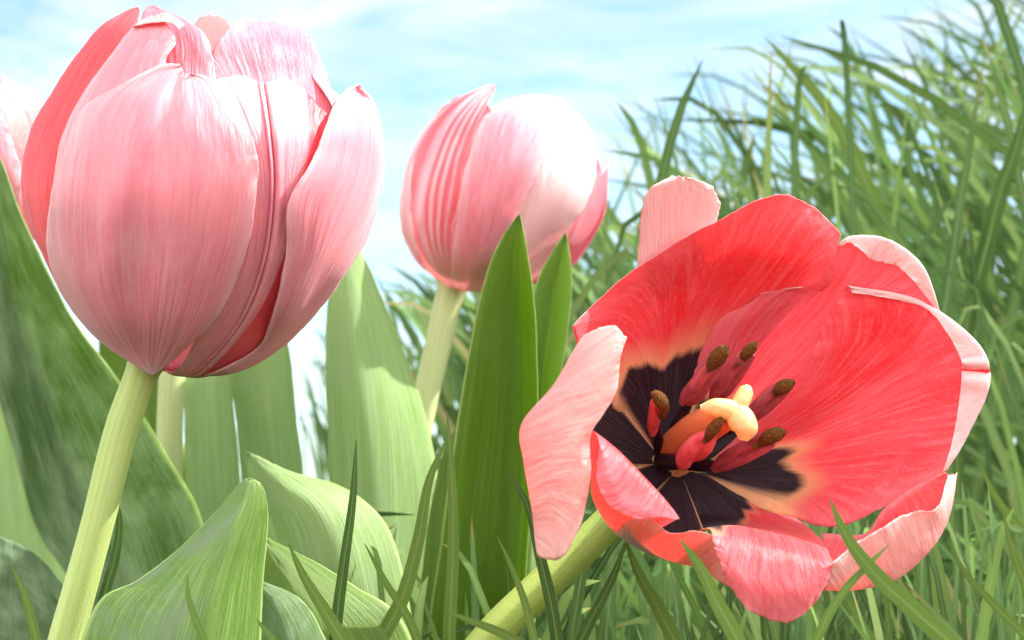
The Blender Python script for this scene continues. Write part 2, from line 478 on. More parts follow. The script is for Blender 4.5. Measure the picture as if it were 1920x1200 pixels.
def grass_mat(name, cols, tr=(0.36, 0.58, 0.08), tfac=0.24):
    k = NT(name)
    u, v, tc = k.uv()
    r = k.math('FRACT', k.math('MULTIPLY', k.math('FLOOR', u), 0.61803))
    u = k.math('FRACT', u)
    n = k.n.new('ShaderNodeValToRGB')
    n.color_ramp.interpolation = 'LINEAR'
    el = n.color_ramp.elements
    el[0].position, el[0].color = 0.0, (*cols[0], 1)
    el[1].position, el[1].color = 1.0, (*cols[-1], 1)
    for i, c in enumerate(cols[1:-1], 1):
        e = el.new(i / (len(cols) - 1))
        e.color = (*c, 1)
    k.l.new(r, n.inputs['Fac'])
    f = k.noise(k.comb(k.math('MULTIPLY', u, 14.0), k.math('MULTIPLY', v, 6.0), k.math('MULTIPLY', r, 50.0)), 1, 3, 0.6)
    col = k.mix(k.ramp(f, 0.4, 0.7, 0, 0.35), n.outputs['Color'], (0.26, 0.38, 0.13))
    dry = k.math('FRACT', k.math('MULTIPLY', r, 37.0))
    col = k.mix(k.math('MULTIPLY', k.ramp(v, 0.82, 1.0, 0, 0.8), k.ramp(dry, 0.6, 0.8)), col, (0.36, 0.28, 0.10))
    col = k.mix(k.ramp(dry, 0.965, 0.97, 0, 0.8), col, (0.42, 0.36, 0.18))
    col = k.mix(k.ramp(k.math('ABSOLUTE', k.math('SUBTRACT', u, 0.5)), 0.0, 0.1, 0.45, 0), col, (0.32, 0.42, 0.16))
    return k.finish(col, 0.6, k.mix(0.5, col, tr), tfac, f, 0.3, 0.0003, 0.0, 0.12)

M_GRASS = grass_mat('grass_blades', [(0.02, 0.055, 0.015), (0.08, 0.16, 0.045), (0.03, 0.075, 0.025), (0.21, 0.35, 0.08), (0.05, 0.12, 0.04), (0.16, 0.31, 0.10), (0.025, 0.065, 0.02), (0.26, 0.38, 0.12)])
M_BLADE = grass_mat('grass_near', [(0.13, 0.21, 0.04), (0.20, 0.30, 0.06), (0.15, 0.25, 0.06), (0.24, 0.34, 0.10)])
M_BLADED = grass_mat('grass_near_dark', [(0.045, 0.10, 0.02), (0.06, 0.13, 0.025)])

def plain(name, a, b, scale, rough=0.6, trans=None, tfac=0.2, bstr=0.4, bdist=0.0003, spec=0.4, stretch=None):
    k = NT(name)
    u, v, tc = k.uv()
    vec = tc.outputs['Object'] if stretch is None else k.comb(k.math('MULTIPLY', u, stretch[0]), k.math('MULTIPLY', v, stretch[1]))
    f = k.noise(vec, scale, 5, 0.65)
    col = k.mix(k.ramp(f, 0.35, 0.65), a, b)
    return k.finish(col, rough, trans, tfac, f, bstr, bdist, 0.0, spec)

M_ANTHER = plain('anther_skin', (0.55, 0.12, 0.15), (0.22, 0.04, 0.06), 1.0, 0.4, (0.7, 0.12, 0.12), 0.2, stretch=(5, 2.5))
M_ANTHER2 = plain('anther_skin_red', (0.80, 0.18, 0.19), (0.58, 0.07, 0.10), 1.0, 0.45, (0.8, 0.1, 0.1), 0.25, stretch=(5, 2.5))
M_POLLEN = plain('pollen', (0.06, 0.016, 0.005), (0.26, 0.11, 0.015), 4200, 0.8, None, 0, 1.0, 0.0008, 0.2)
M_FIL = plain('filament_dark', (0.012, 0.005, 0.012), (0.03, 0.012, 0.02), 900, 0.4)
M_OVARY = plain('pistil_orange', (0.82, 0.26, 0.11), (0.80, 0.36, 0.15), 700, 0.4, (0.9, 0.35, 0.12), 0.3)
M_STIGMA = plain('stigma_cream', (0.80, 0.47, 0.20), (0.82, 0.57, 0.30), 900, 0.5, (0.95, 0.7, 0.3), 0.35, 0.6)
M_BASE = plain('receptacle_yellow', (0.50, 0.30, 0.08), (0.36, 0.18, 0.07), 800, 0.5)

def soil_mat():
    k = NT('soil_and_thatch')
    tc = k.n.new('ShaderNodeTexCoord')
    f = k.noise(tc.outputs['Object'], 40, 8, 0.7)
    g = k.noise(tc.outputs['Object'], 3, 4, 0.6)
    c = k.mix(k.ramp(f, 0.35, 0.7), (0.012, 0.016, 0.006), (0.05, 0.08, 0.02))
    sx = k.n.new('ShaderNodeSeparateXYZ')
    k.l.new(tc.outputs['Object'], sx.inputs[0])
    turf = k.mix(k.ramp(f, 0.3, 0.7), (0.05, 0.10, 0.02), (0.12, 0.20, 0.05))
    c = k.mix(k.ramp(k.math('ADD', sx.outputs[1], k.math('MULTIPLY', g, 2.0)), 1.8, 3.6), c, turf)      # bare soil near the bulbs, turf beyond
    return k.finish(c, 0.9, None, 0, f, 0.8, 0.006, 0, 0.2)

# ------------------------------------------------------------------ ground: one sheet, a grassy bank rising on the right
def ss(a, b, x):
    t = np.clip((x - a) / (b - a), 0, 1)
    return t * t * (3 - 2 * t)

def ground_h(x, y):
    bank = 0.15 * ss(0.06, 0.42, x) * ss(0.40, 0.95, y) * (1 - ss(2.0, 5.0, y) * 0.9)
    return bank + 0.004 * np.sin(x * 31 + y * 17) * np.exp(-((y - 0.6) / 1.2) ** 2)

def build_ground():
    def axis(near, far, n1, n2):
        a = np.linspace(0, near, n1)
        b = near * (far / near) ** np.linspace(0, 1, n2)[1:]
        return np.concatenate([a, b])
    ax = axis(1.6, 400, 60, 26)
    xs = np.concatenate([-ax[:0:-1], ax])
    ys = np.concatenate([-ax[:0:-4], ax])
    X, Y = np.meshgrid(xs, ys, indexing='ij')
    Z = ground_h(X, Y)
    V = np.stack([X, Y, Z], -1).reshape(-1, 3)
    idx = np.arange(X.size).reshape(X.shape)
    F = [tuple(f) for f in np.stack([idx[:-1, :-1], idx[1:, :-1], idx[1:, 1:], idx[:-1, 1:]], -1).reshape(-1, 4)]
    o = link('ground', V, F, [soil_mat()])
    o['kind'] = 'structure'
build_ground()

# ------------------------------------------------------------------ grass
def blade_geo(V, F, UV, pts, w, n=10, tw=0.0, face=None, fold=0.35):
    """one closed three-sided blade along world points (root first)"""
    c = spline(np.asarray(pts, float), n)
    t = np.gradient(c, axis=0)
    t /= np.linalg.norm(t, axis=1, keepdims=True) + 1e-12
    ref = FW if face is None else face
    a = np.cross(t, ref)
    a /= np.linalg.norm(a, axis=1, keepdims=True) + 1e-12
    b = np.cross(a, t)
    s = np.linspace(0, 1, n)
    ang = tw * (s - 0.3)
    a2 = a * np.cos(ang)[:, None] + b * np.sin(ang)[:, None]
    b2 = -a * np.sin(ang)[:, None] + b * np.cos(ang)[:, None]
    ww = w * (0.62 + 0.38 * np.sin(np.clip(s * 2.2, 0, 1) * math.pi / 2)) * np.clip(1 - s ** 3.2, 0.02, 1) ** 0.8
    bid = len(V) // 6 % 977
    L_ = c - a2 * ww[:, None] / 2
    M_ = c + b2 * (ww * fold)[:, None]
    R_ = c + a2 * ww[:, None] / 2
    for q0, q1, u0, u1 in ((L_, M_, 0.02, 0.5), (M_, R_, 0.5, 0.98), (R_, L_, 0.98, 0.02)):
        i0 = len(V)
        for i in range(n):
            V.append(q0[i])
            V.append(q1[i])
            UV += [(bid + u0, s[i]), (bid + u1, s[i])]
        for i in range(n - 1):
            k = i0 + 2 * i
            F.append((k, k + 1, k + 3, k + 2))

def grass_mass():
    r = random.Random(21)
    V, F, UV = [], [], []
    def one(tip, d, root_dx, w, bend, root_d=None):
        T = at(np.array(tip), np.array(d))
        rd = d if root_d is None else root_d
        rx = (tip[0] + root_dx - 960) / FPX * rd
        Rt = np.array([rx, rd, float(ground_h(np.array(rx), np.array(rd))) - 0.005])
        if T[2] < Rt[2] + 0.02:
            return
        mid = Rt + (T - Rt) * 0.45
        mid[2] += bend * (T[2] - Rt[2])
        mid[0] -= bend * 0.35 * (T[0] - Rt[0])
        m2 = Rt + (T - Rt) * 0.78
        m2[2] += bend * 0.75 * (T[2] - Rt[2])
        blade_geo(V, F, UV, [Rt, mid, m2, T], w, 9, r.uniform(-1.5, 1.5), None, r.uniform(0.15, 0.4))
    env_x = [640, 760, 880, 1000, 1090, 1130, 1200, 1290, 1360, 1450, 1560, 1700, 1800, 1920, 2100]
    env_y = [500, 490, 500, 470, 300, 165, 180, 95, 90, 45, 40, 0, -20, -60, -120]
    for i in range(560):                                        # the bank on the right, tips to the upper left
        x = r.uniform(1105, 2150)
        y0 = float(np.interp(x, env_x, env_y))
        y = y0 + abs(r.gauss(0, 1)) ** 1.3 * 270 + (r.random() < 0.25) * r.uniform(0, 500)
        if y > 1150:
            y = r.uniform(y0 + 150, 1150)
        d = r.uniform(0.50, 1.05)
        one((x, y), d, r.gauss(520, 360), r.choice((r.uniform(0.0013, 0.0024), r.uniform(0.0024, 0.0044))), r.uniform(-0.05, 0.3))
    for i in range(230):                                         # thinner growth behind the middle leaves
        x = r.uniform(690, 1110)
        y = float(np.interp(x, env_x, env_y)) + abs(r.gauss(0, 1)) * 150
        one((x, y), r.uniform(0.62, 1.0), r.gauss(300, 140), r.uniform(0.0026, 0.0042), r.uniform(0.05, 0.3))
    for i in range(40):
        x = r.uniform(545, 640)
        one((x, r.uniform(560, 800)), r.uniform(0.8, 1.1), r.gauss(150, 60), r.uniform(0.0012, 0.0026), r.uniform(0.0, 0.3))
    for i in range(620):                                         # low tangle under the open flower and along the bottom
        x = r.uniform(640, 2000)
        y = r.uniform(960, 1240) if x < 1100 else r.uniform(900, 1240)
        d = r.uniform(0.33, 0.52)
        one((x, y), d, r.gauss(60, 230), r.uniform(0.0009, 0.0024), r.uniform(-0.05, 0.35))
    for i in range(260):                                         # arching blades lying across one another
        x = r.uniform(1080, 2000)
        one((x, r.uniform(620, 1150)), r.uniform(0.45, 0.9), r.choice((-1, 1)) * r.uniform(150, 520), r.uniform(0.0014, 0.003), r.uniform(0.25, 0.7))
    o = link('grass', V, F, [M_GRASS], None, UV)
    o['kind'] = 'stuff'
    o['label'] = 'long green grass leaning left on the bank behind the tulips'
    o['category'] = 'grass'
grass_mass()

def blade(pts, w, d, label, mat=M_BLADE, tw=0.3, d_root=None):
    """one blade that stands out on its own; pts run from the tip down to the soil"""
    pts = [np.array(p, float) for p in pts]
    n = len(pts)
    lastd = d_root or d
    ds = [d + (lastd - d) * i / (n - 1) for i in range(n)]
    Wp = [at(p, np.array(q)) for p, q in zip(pts, ds)]
    end = Wp[-1] + (Wp[-1] - Wp[-2]) * 0.2
    end[2] = float(ground_h(end[0], end[1])) - 0.004
    Wp.append(end)
    Wp = Wp[::-1]
    base = Wp[0].copy()
    V, F, UV = [], [], []
    blade_geo(V, F, UV, Wp, w * d / FPX, 26, tw, None, 0.3)
    V = [v - base for v in V]
    o = link('grass_blade', V, F, [mat], None, UV)
    o.location = base
    tag(o, label, 'grass blade', 'grass blades standing out singly')
    return o

# ------------------------------------------------------------------ leaves
def leaf(cols, d, mats, label, thick=0.0007, wave=3.0, seed=1, nu=30, nv=70):
    """columns from the soil up to the tip, left to right, (x, y, z)"""
    G = grid(cols, nu, nv)
    o = shell('tulip_leaf', G, d, mats if isinstance(mats, tuple) else (mats, mats), None, thick,
              lambda P, N: -float((N[..., 1]).mean()), wave, 0.8, seed)
    tag(o, label, 'leaf', 'tulip leaves')
    return o

def rows(*pts):
    return [(p[0], p[1], p[2] if len(p) > 2 else 0) for p in pts]

leaf([rows((280, 2050, 0), (220, 1500, 0), (140, 1112, 0), (70, 1000, 0), (20, 835, 0), (-25, 680, 10), (-60, 480, 0), (-55, 300, -20), (-45, 190, -30)),
      rows((330, 2050, -40), (300, 1500, -60), (215, 1100, -80), (140, 930, -90), (85, 770, -80), (30, 600, -70), (-12, 440, -50), (-35, 290, -40), (-45, 190, -30)),
      rows((400, 2050, 0), (420, 1400, -20), (382, 985, -40), (310, 848, -40), (222, 712, -30), (135, 592, -20), (48, 420, -20), (0, 292, -25), (-45, 190, -30))],
     0.375, L_DARK, 'broad dark green leaf slanting down behind the thick stem of the biggest tulip', 0.0009, 5, 3)
leaf([rows((-150, 2000), (-160, 1450), (-150, 1080, 20), (-120, 960, 0)), rows((0, 2000, 30), (0, 1450, 40), (0, 1150, 40), (0, 1005, 0)),
      rows((150, 2000, 30), (140, 1500, 40), (110, 1200, 40), (70, 1042, 0)), rows((210, 2000), (200, 1500), (165, 1260, 10), (128, 1108, 0))],
     0.41, L_DARK, 'shadowy dark leaf with a curved top, low in the corner under the slanting leaf', 0.0008, 4, 4)
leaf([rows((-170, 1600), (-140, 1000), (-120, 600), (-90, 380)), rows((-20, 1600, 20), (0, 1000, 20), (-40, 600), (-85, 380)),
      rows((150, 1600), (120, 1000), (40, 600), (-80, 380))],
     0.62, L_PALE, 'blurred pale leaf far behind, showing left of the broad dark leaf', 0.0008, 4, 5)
leaf([rows((40, 2200, -20), (90, 1500, -20), (150, 1215, -30), (190, 1122, -20), (262, 1085, -10), (345, 1020, 0), (418, 943, 0), (452, 905, 0), (468, 897, 0)),
      rows((280, 2200, 70), (320, 1500, 80), (352, 1290, 80), (378, 1170, 70), (405, 1075, 55), (436, 1000, 40), (460, 945, 20), (468, 912, 8), (470, 897, 0)),
      rows((480, 2200, -10), (488, 1500, -20), (489, 1260, -25), (491, 1150, -25), (497, 1050, -25), (502, 980, -20), (500, 935, -10), (488, 907, -3), (472, 897, 0))],
     0.275, (L_HALF, L_HALF), 'short folded leaf with a blunt hooded tip in front of everything at the bottom', 0.0009, 3, 6, 40, 70)
leaf([rows((540, 1900), (540, 1300), (520, 1120), (500, 1010, 0), (475, 920), (463, 875), (465, 848)),
      rows((660, 1900, 30), (660, 1300, 40), (630, 1080, 50), (590, 960, 40), (530, 905, 20), (488, 868, 5), (466, 848)),
      rows((770, 1900), (785, 1300), (760, 1090, -20), (715, 970, -30), (635, 910, -20), (545, 884, -5), (468, 848))],
     0.335, L_PALE, 'light green leaf with a tiny reddish point, arching right behind the short folded leaf', 0.0008, 3, 7)
leaf([rows((500, 2000), (490, 1400), (485, 1200), (483, 1100), (482, 1040), (486, 1003)),
      rows((660, 2000, 30), (640, 1400, 40), (610, 1230, 40), (570, 1130, 30), (525, 1060, 15), (488, 1003)),
      rows((830, 2000), (810, 1400), (755, 1165, -20), (665, 1098, -20), (575, 1045, -10), (490, 1003))],
     0.315, L_FRESH, 'mid green leaf sloping to the right just below the leaf with the tiny reddish point', 0.0008, 3, 8)
leaf([rows((478, 2000), (478, 1400), (478, 1220), (478, 1150), (480, 1092)), rows((570, 2000, 20), (560, 1400, 25), (545, 1230, 25), (515, 1140, 15), (484, 1090)),
      rows((660, 2000), (645, 1350), (605, 1185, -10), (555, 1117, -10), (488, 1089))],
     0.292, L_GREY, 'grey green rounded leaf at the bottom beside the short folded leaf', 0.0008, 2, 9)
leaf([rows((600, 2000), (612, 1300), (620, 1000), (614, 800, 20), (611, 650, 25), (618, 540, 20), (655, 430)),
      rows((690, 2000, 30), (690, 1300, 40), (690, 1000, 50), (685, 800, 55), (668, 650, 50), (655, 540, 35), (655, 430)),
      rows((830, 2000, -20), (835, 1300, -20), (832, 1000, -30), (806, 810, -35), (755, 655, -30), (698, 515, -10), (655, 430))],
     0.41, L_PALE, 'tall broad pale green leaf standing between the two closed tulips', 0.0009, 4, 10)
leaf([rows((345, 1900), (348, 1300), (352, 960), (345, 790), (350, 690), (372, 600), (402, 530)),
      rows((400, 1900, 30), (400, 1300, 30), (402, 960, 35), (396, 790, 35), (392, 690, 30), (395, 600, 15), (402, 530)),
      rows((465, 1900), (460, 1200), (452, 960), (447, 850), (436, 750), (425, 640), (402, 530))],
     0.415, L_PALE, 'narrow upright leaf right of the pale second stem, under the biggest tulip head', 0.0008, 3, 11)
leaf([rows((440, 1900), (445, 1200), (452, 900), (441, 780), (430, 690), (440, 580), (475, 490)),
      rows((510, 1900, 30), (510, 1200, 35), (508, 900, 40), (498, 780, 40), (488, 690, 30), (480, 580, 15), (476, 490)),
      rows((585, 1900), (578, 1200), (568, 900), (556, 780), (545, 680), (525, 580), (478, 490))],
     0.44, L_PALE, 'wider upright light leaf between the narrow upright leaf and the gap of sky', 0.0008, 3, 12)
leaf([rows((790, 2000, 0), (792, 1500, 0), (800, 1200, 0), (828, 1000, 0), (856, 800, 0), (886, 620, 0), (912, 515, 0), (940, 445, 0), (972, 403, 0)),
      rows((880, 2000, -50), (880, 1500, -60), (885, 1200, -70), (905, 1000, -70), (925, 800, -70), (938, 620, -55), (948, 530, -35), (958, 460, -15), (973, 403, 0)),
      rows((945, 2000, -60), (945, 1500, -70), (958, 1200, -85), (976, 1000, -90), (983, 800, -85), (981, 620, -65), (978, 535, -40), (976, 465, -15), (974, 403, 0)),
      rows((985, 2000, 0), (985, 1500, 0), (984, 1200, 0), (990, 1020, 0), (1008, 800, 0), (1007, 650, 0), (1001, 560, 0), (990, 475, 0), (976, 403, 0))],
     0.35, L_DEEP, 'tall sharp deep green leaf before the streaked tulip, the higher of the pair', 0.0009, 2, 13, 40, 80)
leaf([rows((950, 2000), (955, 1500), (975, 1000), (982, 800), (990, 640), (1002, 545), (1030, 480), (1060, 436)),
      rows((980, 2000, -30), (985, 1500, -40), (998, 1000, -50), (1008, 800, -50), (1022, 650, -45), (1040, 560, -30), (1053, 490, -12), (1061, 436)),
      rows((1010, 2000), (1010, 1500), (1008, 1000), (1025, 830), (1053, 700), (1067, 600), (1072, 505), (1062, 436))],
     0.375, L_FRESH, 'pointed leaf tucked behind the tall deep green one, the lower of the pair', 0.0008, 2, 14)
leaf([rows((770, 1900), (780, 1200), (800, 1000), (822, 880), (842, 815)), rows((830, 1900, 20), (840, 1200, 20), (838, 1000, 15), (842, 880, 5), (844, 815)),
      rows((880, 1900), (885, 1200), (872, 1000), (858, 880), (846, 815))],
     0.372, L_DEEP, 'dark little leaf edge peeping out left of the tall deep green leaf', 0.0008, 2, 15)
leaf([rows((190, 1900), (215, 1200), (205, 850), (185, 650), (200, 560)), rows((280, 1900, 20), (290, 1200, 20), (270, 850, 15), (250, 680), (225, 560)),
      rows((380, 1900), (362, 1000), (345, 830), (320, 690), (250, 560))],
     0.47, L_DEEP, 'dark leaf glimpsed between the thick stem and the pale second stem', 0.0008, 2, 16)
leaf([rows((960, 2000), (965, 1500), (968, 1150), (975, 1000), (985, 900)), rows((985, 2000, 10), (985, 1500, 10), (990, 1150, 10), (992, 1000, 5), (992, 900)),
      rows((1012, 2000), (1008, 1500), (1004, 1150), (1003, 1020), (1000, 900))],
     0.362, L_PALE, 'thin light leaf strip beside the hanging pink petal of the open tulip', 0.0008, 2, 17)

# ------------------------------------------------------------------ closed tulips
def profile(tab):
    y = np.array([t[0] for t in tab], float)
    o = np.argsort(y)
    y = y[o]
    l = np.array([t[1] for t in tab], float)[o]
    r = np.array([t[2] for t in tab], float)[o]
    fy = np.linspace(y[0] - 120, y[-1] + 120, 900)          # smoothed, so that the round body has no kinks
    step = fy[1] - fy[0]
    ker = np.exp(-0.5 * (np.arange(-120, 121) * step / 22.0) ** 2)
    ker /= ker.sum()
    def sm(t):
        e = np.interp(fy, y, t)
        return np.convolve(np.pad(e, 120, mode='edge'), ker, mode='valid')
    fl, fr = sm(l), sm(r)
    def f(yy):
        L = np.interp(yy, fy, fl)
        R = np.interp(yy, fy, fr)
        return (L + R) / 2, np.maximum((R - L) / 2, 1)
    return f

def az_petal(name, prof, cols, d0, mats, parent, off=0.0, zf=1.0, nu=44, nv=70, seed=1, wave=4, nick=1.5, thick=0.0005, zmod=None, back=False, liftv=0.0):
    """petal lying on the body of the flower: cols of (x, y[, extra z]); depth from the round body"""
    nu, nv = int(nu * 1.4), int(nv * 1.5)
    a = np.array([[(p[0], p[1], p[2] if len(p) > 2 else 0) for p in c] for c in cols], float)
    cx, R = prof(a[..., 1])
    s = np.clip((a[..., 0] - cx) / R, -1, 1)
    az = np.arcsin(s)
    b = np.stack([az, a[..., 1], a[..., 2], a[..., 0]], -1)
    g = grid_any(b, nu, nv)
    cx, R = prof(g[..., 1])
    z = R * np.cos(g[..., 0]) * zf
    if back:
        z = -z
    lift = (g[..., 2])
    G = np.stack([g[..., 3], g[..., 1], z + off + lift], -1)
    cxm, Rm = prof(np.array([a[..., 1].mean()]))
    ctr = to_world(np.array([float(cxm[0]), a[..., 1].mean(), 0.0]), d0)
    return shell(name, G, d0, mats, parent, thick, lambda P, N: float(((P - ctr) * N).sum(-1).mean()), wave, nick, seed, zmod)

def grid_any(a, nu, nv):
    seg = np.linalg.norm(a[:, 1:, 1:] - a[:, :-1, 1:], axis=2).mean(axis=0) ** 0.5 + 1e-6
    kn = np.concatenate([[0], np.cumsum(seg)])
    b = spline(a.transpose(1, 0, 2), nv, kn).transpose(1, 0, 2)
    if len(b) == 2:
        s = np.linspace(0, 1, nu)[:, None, None]
        return b[0][None] * (1 - s) + b[1][None] * s
    seg = np.linalg.norm(b[1:, :, 1:] - b[:-1, :, 1:], axis=2).mean(axis=1) ** 0.5 + 1e-6
    kn = np.concatenate([[0], np.cumsum(seg)])
    return spline(b, nu, kn)

def round_petal(prof, y0, y1, az0, half, d0, mats, parent, off=0.0, seed=1, wave=5, scale=1.0, thick=0.0005):
    """a whole petal at azimuth az0 (0 faces the viewer), for the sides of the flower turned away"""
    nu, nv = 30, 50
    u = np.linspace(-1, 1, nu)[:, None]
    v = np.linspace(0, 1, nv)[None]
    wd = np.clip(np.sin(np.clip(v * 0.9 + 0.08, 0, 1) ** 0.8 * math.pi), 0.02, 1) ** 0.55
    az = az0 + u * half * wd
    y = y0 + (y1 - y0) * v + (np.abs(u) ** 2) * (y0 - y1) * 0.10 * v
    cx, R = prof(y)
    R = R * scale + off
    G = np.stack([cx + R * np.sin(az), y, R * np.cos(az)], -1)
    ctr = to_world(np.array([float(cx.mean()), (y0 + y1) / 2, 0.0]), d0)
    return shell('petal', G, d0, mats, parent, thick, lambda P, N: float(((P - ctr) * N).sum(-1).mean()), wave, 1.5, seed)

def stem(pts, rpx, d, mat, parent, n=40, zs=None):
    P = np.array([(p[0], p[1], p[2] if len(p) > 2 else 0) for p in pts], float)
    Wd = to_world(P, d)
    base = Wd[-1].copy()
    base[2] = float(ground_h(base[0], base[1])) - 0.004
    Wd = np.vstack([Wd, base])
    r = [q * d / FPX for q in rpx] + [rpx[-1] * d / FPX]
    return tube('stem', Wd, r, mat, parent, 18, n)

def foot(pts, d):
    w = at(np.array(pts[-1][:2], float), np.array(d))
    return (w[0], w[1], float(ground_h(w[0], w[1])))

# the biggest closed tulip
D = 0.30
PF = profile([(5, 270, 290), (20, 235, 480), (40, 205, 540), (60, 185, 585), (100, 150, 610), (150, 112, 628), (190, 88, 690), (250, 58, 716), (340, 38, 719),
              (400, 46, 708), (450, 66, 692), (500, 84, 664), (550, 110, 628), (600, 145, 588), (650, 200, 530), (680, 250, 470), (705, 275, 430)])
SP = [(275, 676), (262, 710), (228, 805), (182, 985), (148, 1110), (118, 1220), (60, 1500), (10, 1900)]
T = empty('tulip', foot(SP, D), 'biggest closed pink tulip, tall on a thick light green stem', 'tulip', 'pink tulips')
stem(SP, [36, 31, 32, 31, 32, 33, 34, 35], D, M_STEM, T)
for az, sd in ((130, 1), (185, 2), (235, 3), (90, 4), (160, 5), (212, 6)):
    round_petal(PF, 695, 60 if az < 220 else 150, math.radians(az), 0.85, D, (M_OUT, M_INC), T, -24 - 12 * (sd > 3), sd)
az_petal('petal', PF, [[(352, 300), (350, 200), (350, 110), (355, 60), (375, 32)], [(400, 300), (400, 200), (405, 100), (405, 50), (395, 28)], [(470, 300), (460, 200), (450, 110), (440, 60), (420, 33)]],
         D, (M_WHITE, M_WHITE), T, 40, 0.5, 24, 40, 11, 2, back=True)
az_petal('petal', PF, [[(415, 420), (405, 250), (400, 150), (402, 88), (440, 42)], [(480, 420), (475, 250), (470, 150), (470, 80), (485, 40)],
                       [(540, 420), (540, 250), (545, 150), (535, 80), (525, 44)], [(585, 420), (590, 260), (583, 150), (570, 85), (560, 54)],
                       [(640, 420), (640, 290), (627, 188), (604, 118), (582, 68)]],
         D, (M_PINKIN, M_INC), T, -50, 0.75, 36, 44, 12, 4)
az_petal('petal', PF, [[(250, 420), (250, 250), (255, 130), (262, 60), (270, 22), (277, 12)], [(330, 420), (330, 250), (330, 140), (325, 70), (310, 30), (284, 12)],
                       [(430, 420), (425, 250), (403, 140), (398, 100), (375, 55), (292, 12)]],
         D, (M_PINKIN, M_INC), T, -45, 0.85, 36, 44, 13, 3)
az_petal('petal', PF, [[(230, 660), (125, 560), (85, 488), (46, 400), (40, 330), (58, 245), (93, 178), (140, 108), (192, 48), (236, 21), (256, 14)],
                       [(250, 655), (160, 550), (110, 470), (82, 390), (80, 320), (104, 232), (140, 165), (180, 100), (218, 55), (246, 26), (259, 15)],
                       [(280, 650), (220, 540), (160, 450), (140, 380), (135, 310), (165, 220), (200, 150), (235, 85), (255, 52), (262, 28), (262, 16)]],
         D, (M_REDOUT, M_INC), T, -22, 0.96, 30, 80, 14, 3)  # red of light shining through the layers is put into this petal's colour
az_petal('petal', PF, [[(240, 660), (150, 580), (100, 480), (92, 400), (102, 320), (130, 222), (190, 124), (240, 62), (262, 40), (285, 29)],
                       [(270, 650), (220, 560), (190, 470), (185, 390), (190, 310), (215, 210), (245, 130), (275, 75), (290, 50), (300, 32)],
                       [(320, 640), (310, 540), (310, 450), (320, 370), (330, 290), (335, 190), (312, 115), (328, 80), (322, 58), (306, 36)]],
         D, (M_OUT, M_INC), T, 2, 0.97, 40, 80, 15, 4)
az_petal('petal', PF, [[(262, 62, -20), (250, 52, 0), (252, 48, 25)], [(290, 40, -10), (288, 32, 8), (292, 42, 30)], [(310, 34, -10), (312, 25, 8), (318, 42, 30)], [(330, 50, -10), (346, 46, 8), (336, 54, 20)]],
         D, (M_PALEOUT, M_PALEOUT), T, 2, 0.97, 24, 16, 16, 1, 0.6)['label'] = 'pale curled tip of the petal behind the front one'
az_petal('petal', PF, [[(290, 674, -330), (335, 688), (385, 600), (430, 480), (440, 380), (420, 250), (396, 150)], [(296, 675, -330), (352, 692), (425, 600), (470, 480), (488, 350), (474, 240), (448, 142)],
                       [(302, 676, -330), (376, 694), (455, 600), (500, 480), (514, 350), (508, 250), (495, 155)], [(308, 676, -330), (402, 694), (490, 590), (540, 470), (560, 350), (565, 250), (545, 150)],
                       [(314, 676, -330), (440, 690), (515, 620), (570, 500), (600, 390), (615, 300), (614, 214)]],
         D, (M_OUTB, M_INC), T, 0, 1.0, 60, 70, 17, 3,
         zmod=lambda u, v: -9 * np.exp(-((u - 0.5) / 0.018) ** 2) * ss(0.1, 0.4, v) + 7 * np.exp(-((u - 0.46) / 0.02) ** 2) + 7 * np.exp(-((u - 0.55) / 0.03) ** 2))
az_petal('petal', PF, [[(320, 674, -330), (402, 697), (482, 652), (512, 580), (536, 480), (542, 375), (590, 290), (624, 205), (648, 168), (668, 160)],
                       [(322, 674, -330), (430, 699), (490, 662), (545, 590), (590, 490), (625, 390), (655, 300), (665, 220), (668, 178), (671, 160)],
                       [(324, 673, -330), (448, 695), (502, 671), (572, 614), (641, 522), (691, 442), (717, 345), (717, 262), (703, 192), (674, 160)]],
         D, (M_OUT, M_INC), T, 14, 1.03, 44, 80, 18, 4)
az_petal('petal', PF, [[(284, 702), (203, 653), (140, 590), (102, 520), (87, 450), (94, 370), (120, 280), (150, 206), (215, 165), (300, 123), (336, 120)],
                       [(285, 702), (240, 665), (200, 610), (175, 540), (170, 460), (180, 375), (200, 290), (230, 225), (270, 170), (318, 133), (340, 126)],
                       [(287, 702), (290, 670), (300, 610), (310, 540), (320, 460), (325, 375), (328, 300), (328, 240), (335, 185), (340, 150), (346, 138)],
                       [(288, 702), (330, 665), (372, 605), (400, 530), (420, 445), (426, 360), (422, 295), (410, 240), (395, 190), (372, 152), (352, 139)],
                       [(289, 702), (342, 660), (405, 598), (444, 520), (472, 430), (484, 335), (481, 290), (462, 235), (430, 185), (388, 145), (358, 138)]],
         D, (M_OUT, M_INC), T, 18, 1.03, 56, 80, 19, 4,
         zmod=lambda u, v: 10 * np.exp(-((u - 0.28 - 0.1 * v) / 0.05) ** 2) * ss(0.1, 0.4, v) * (1 - ss(0.7, 0.95, v)) - 9 * np.exp(-((u - 0.40 - 0.06 * v) / 0.06) ** 2) * ss(0.1, 0.4, v))

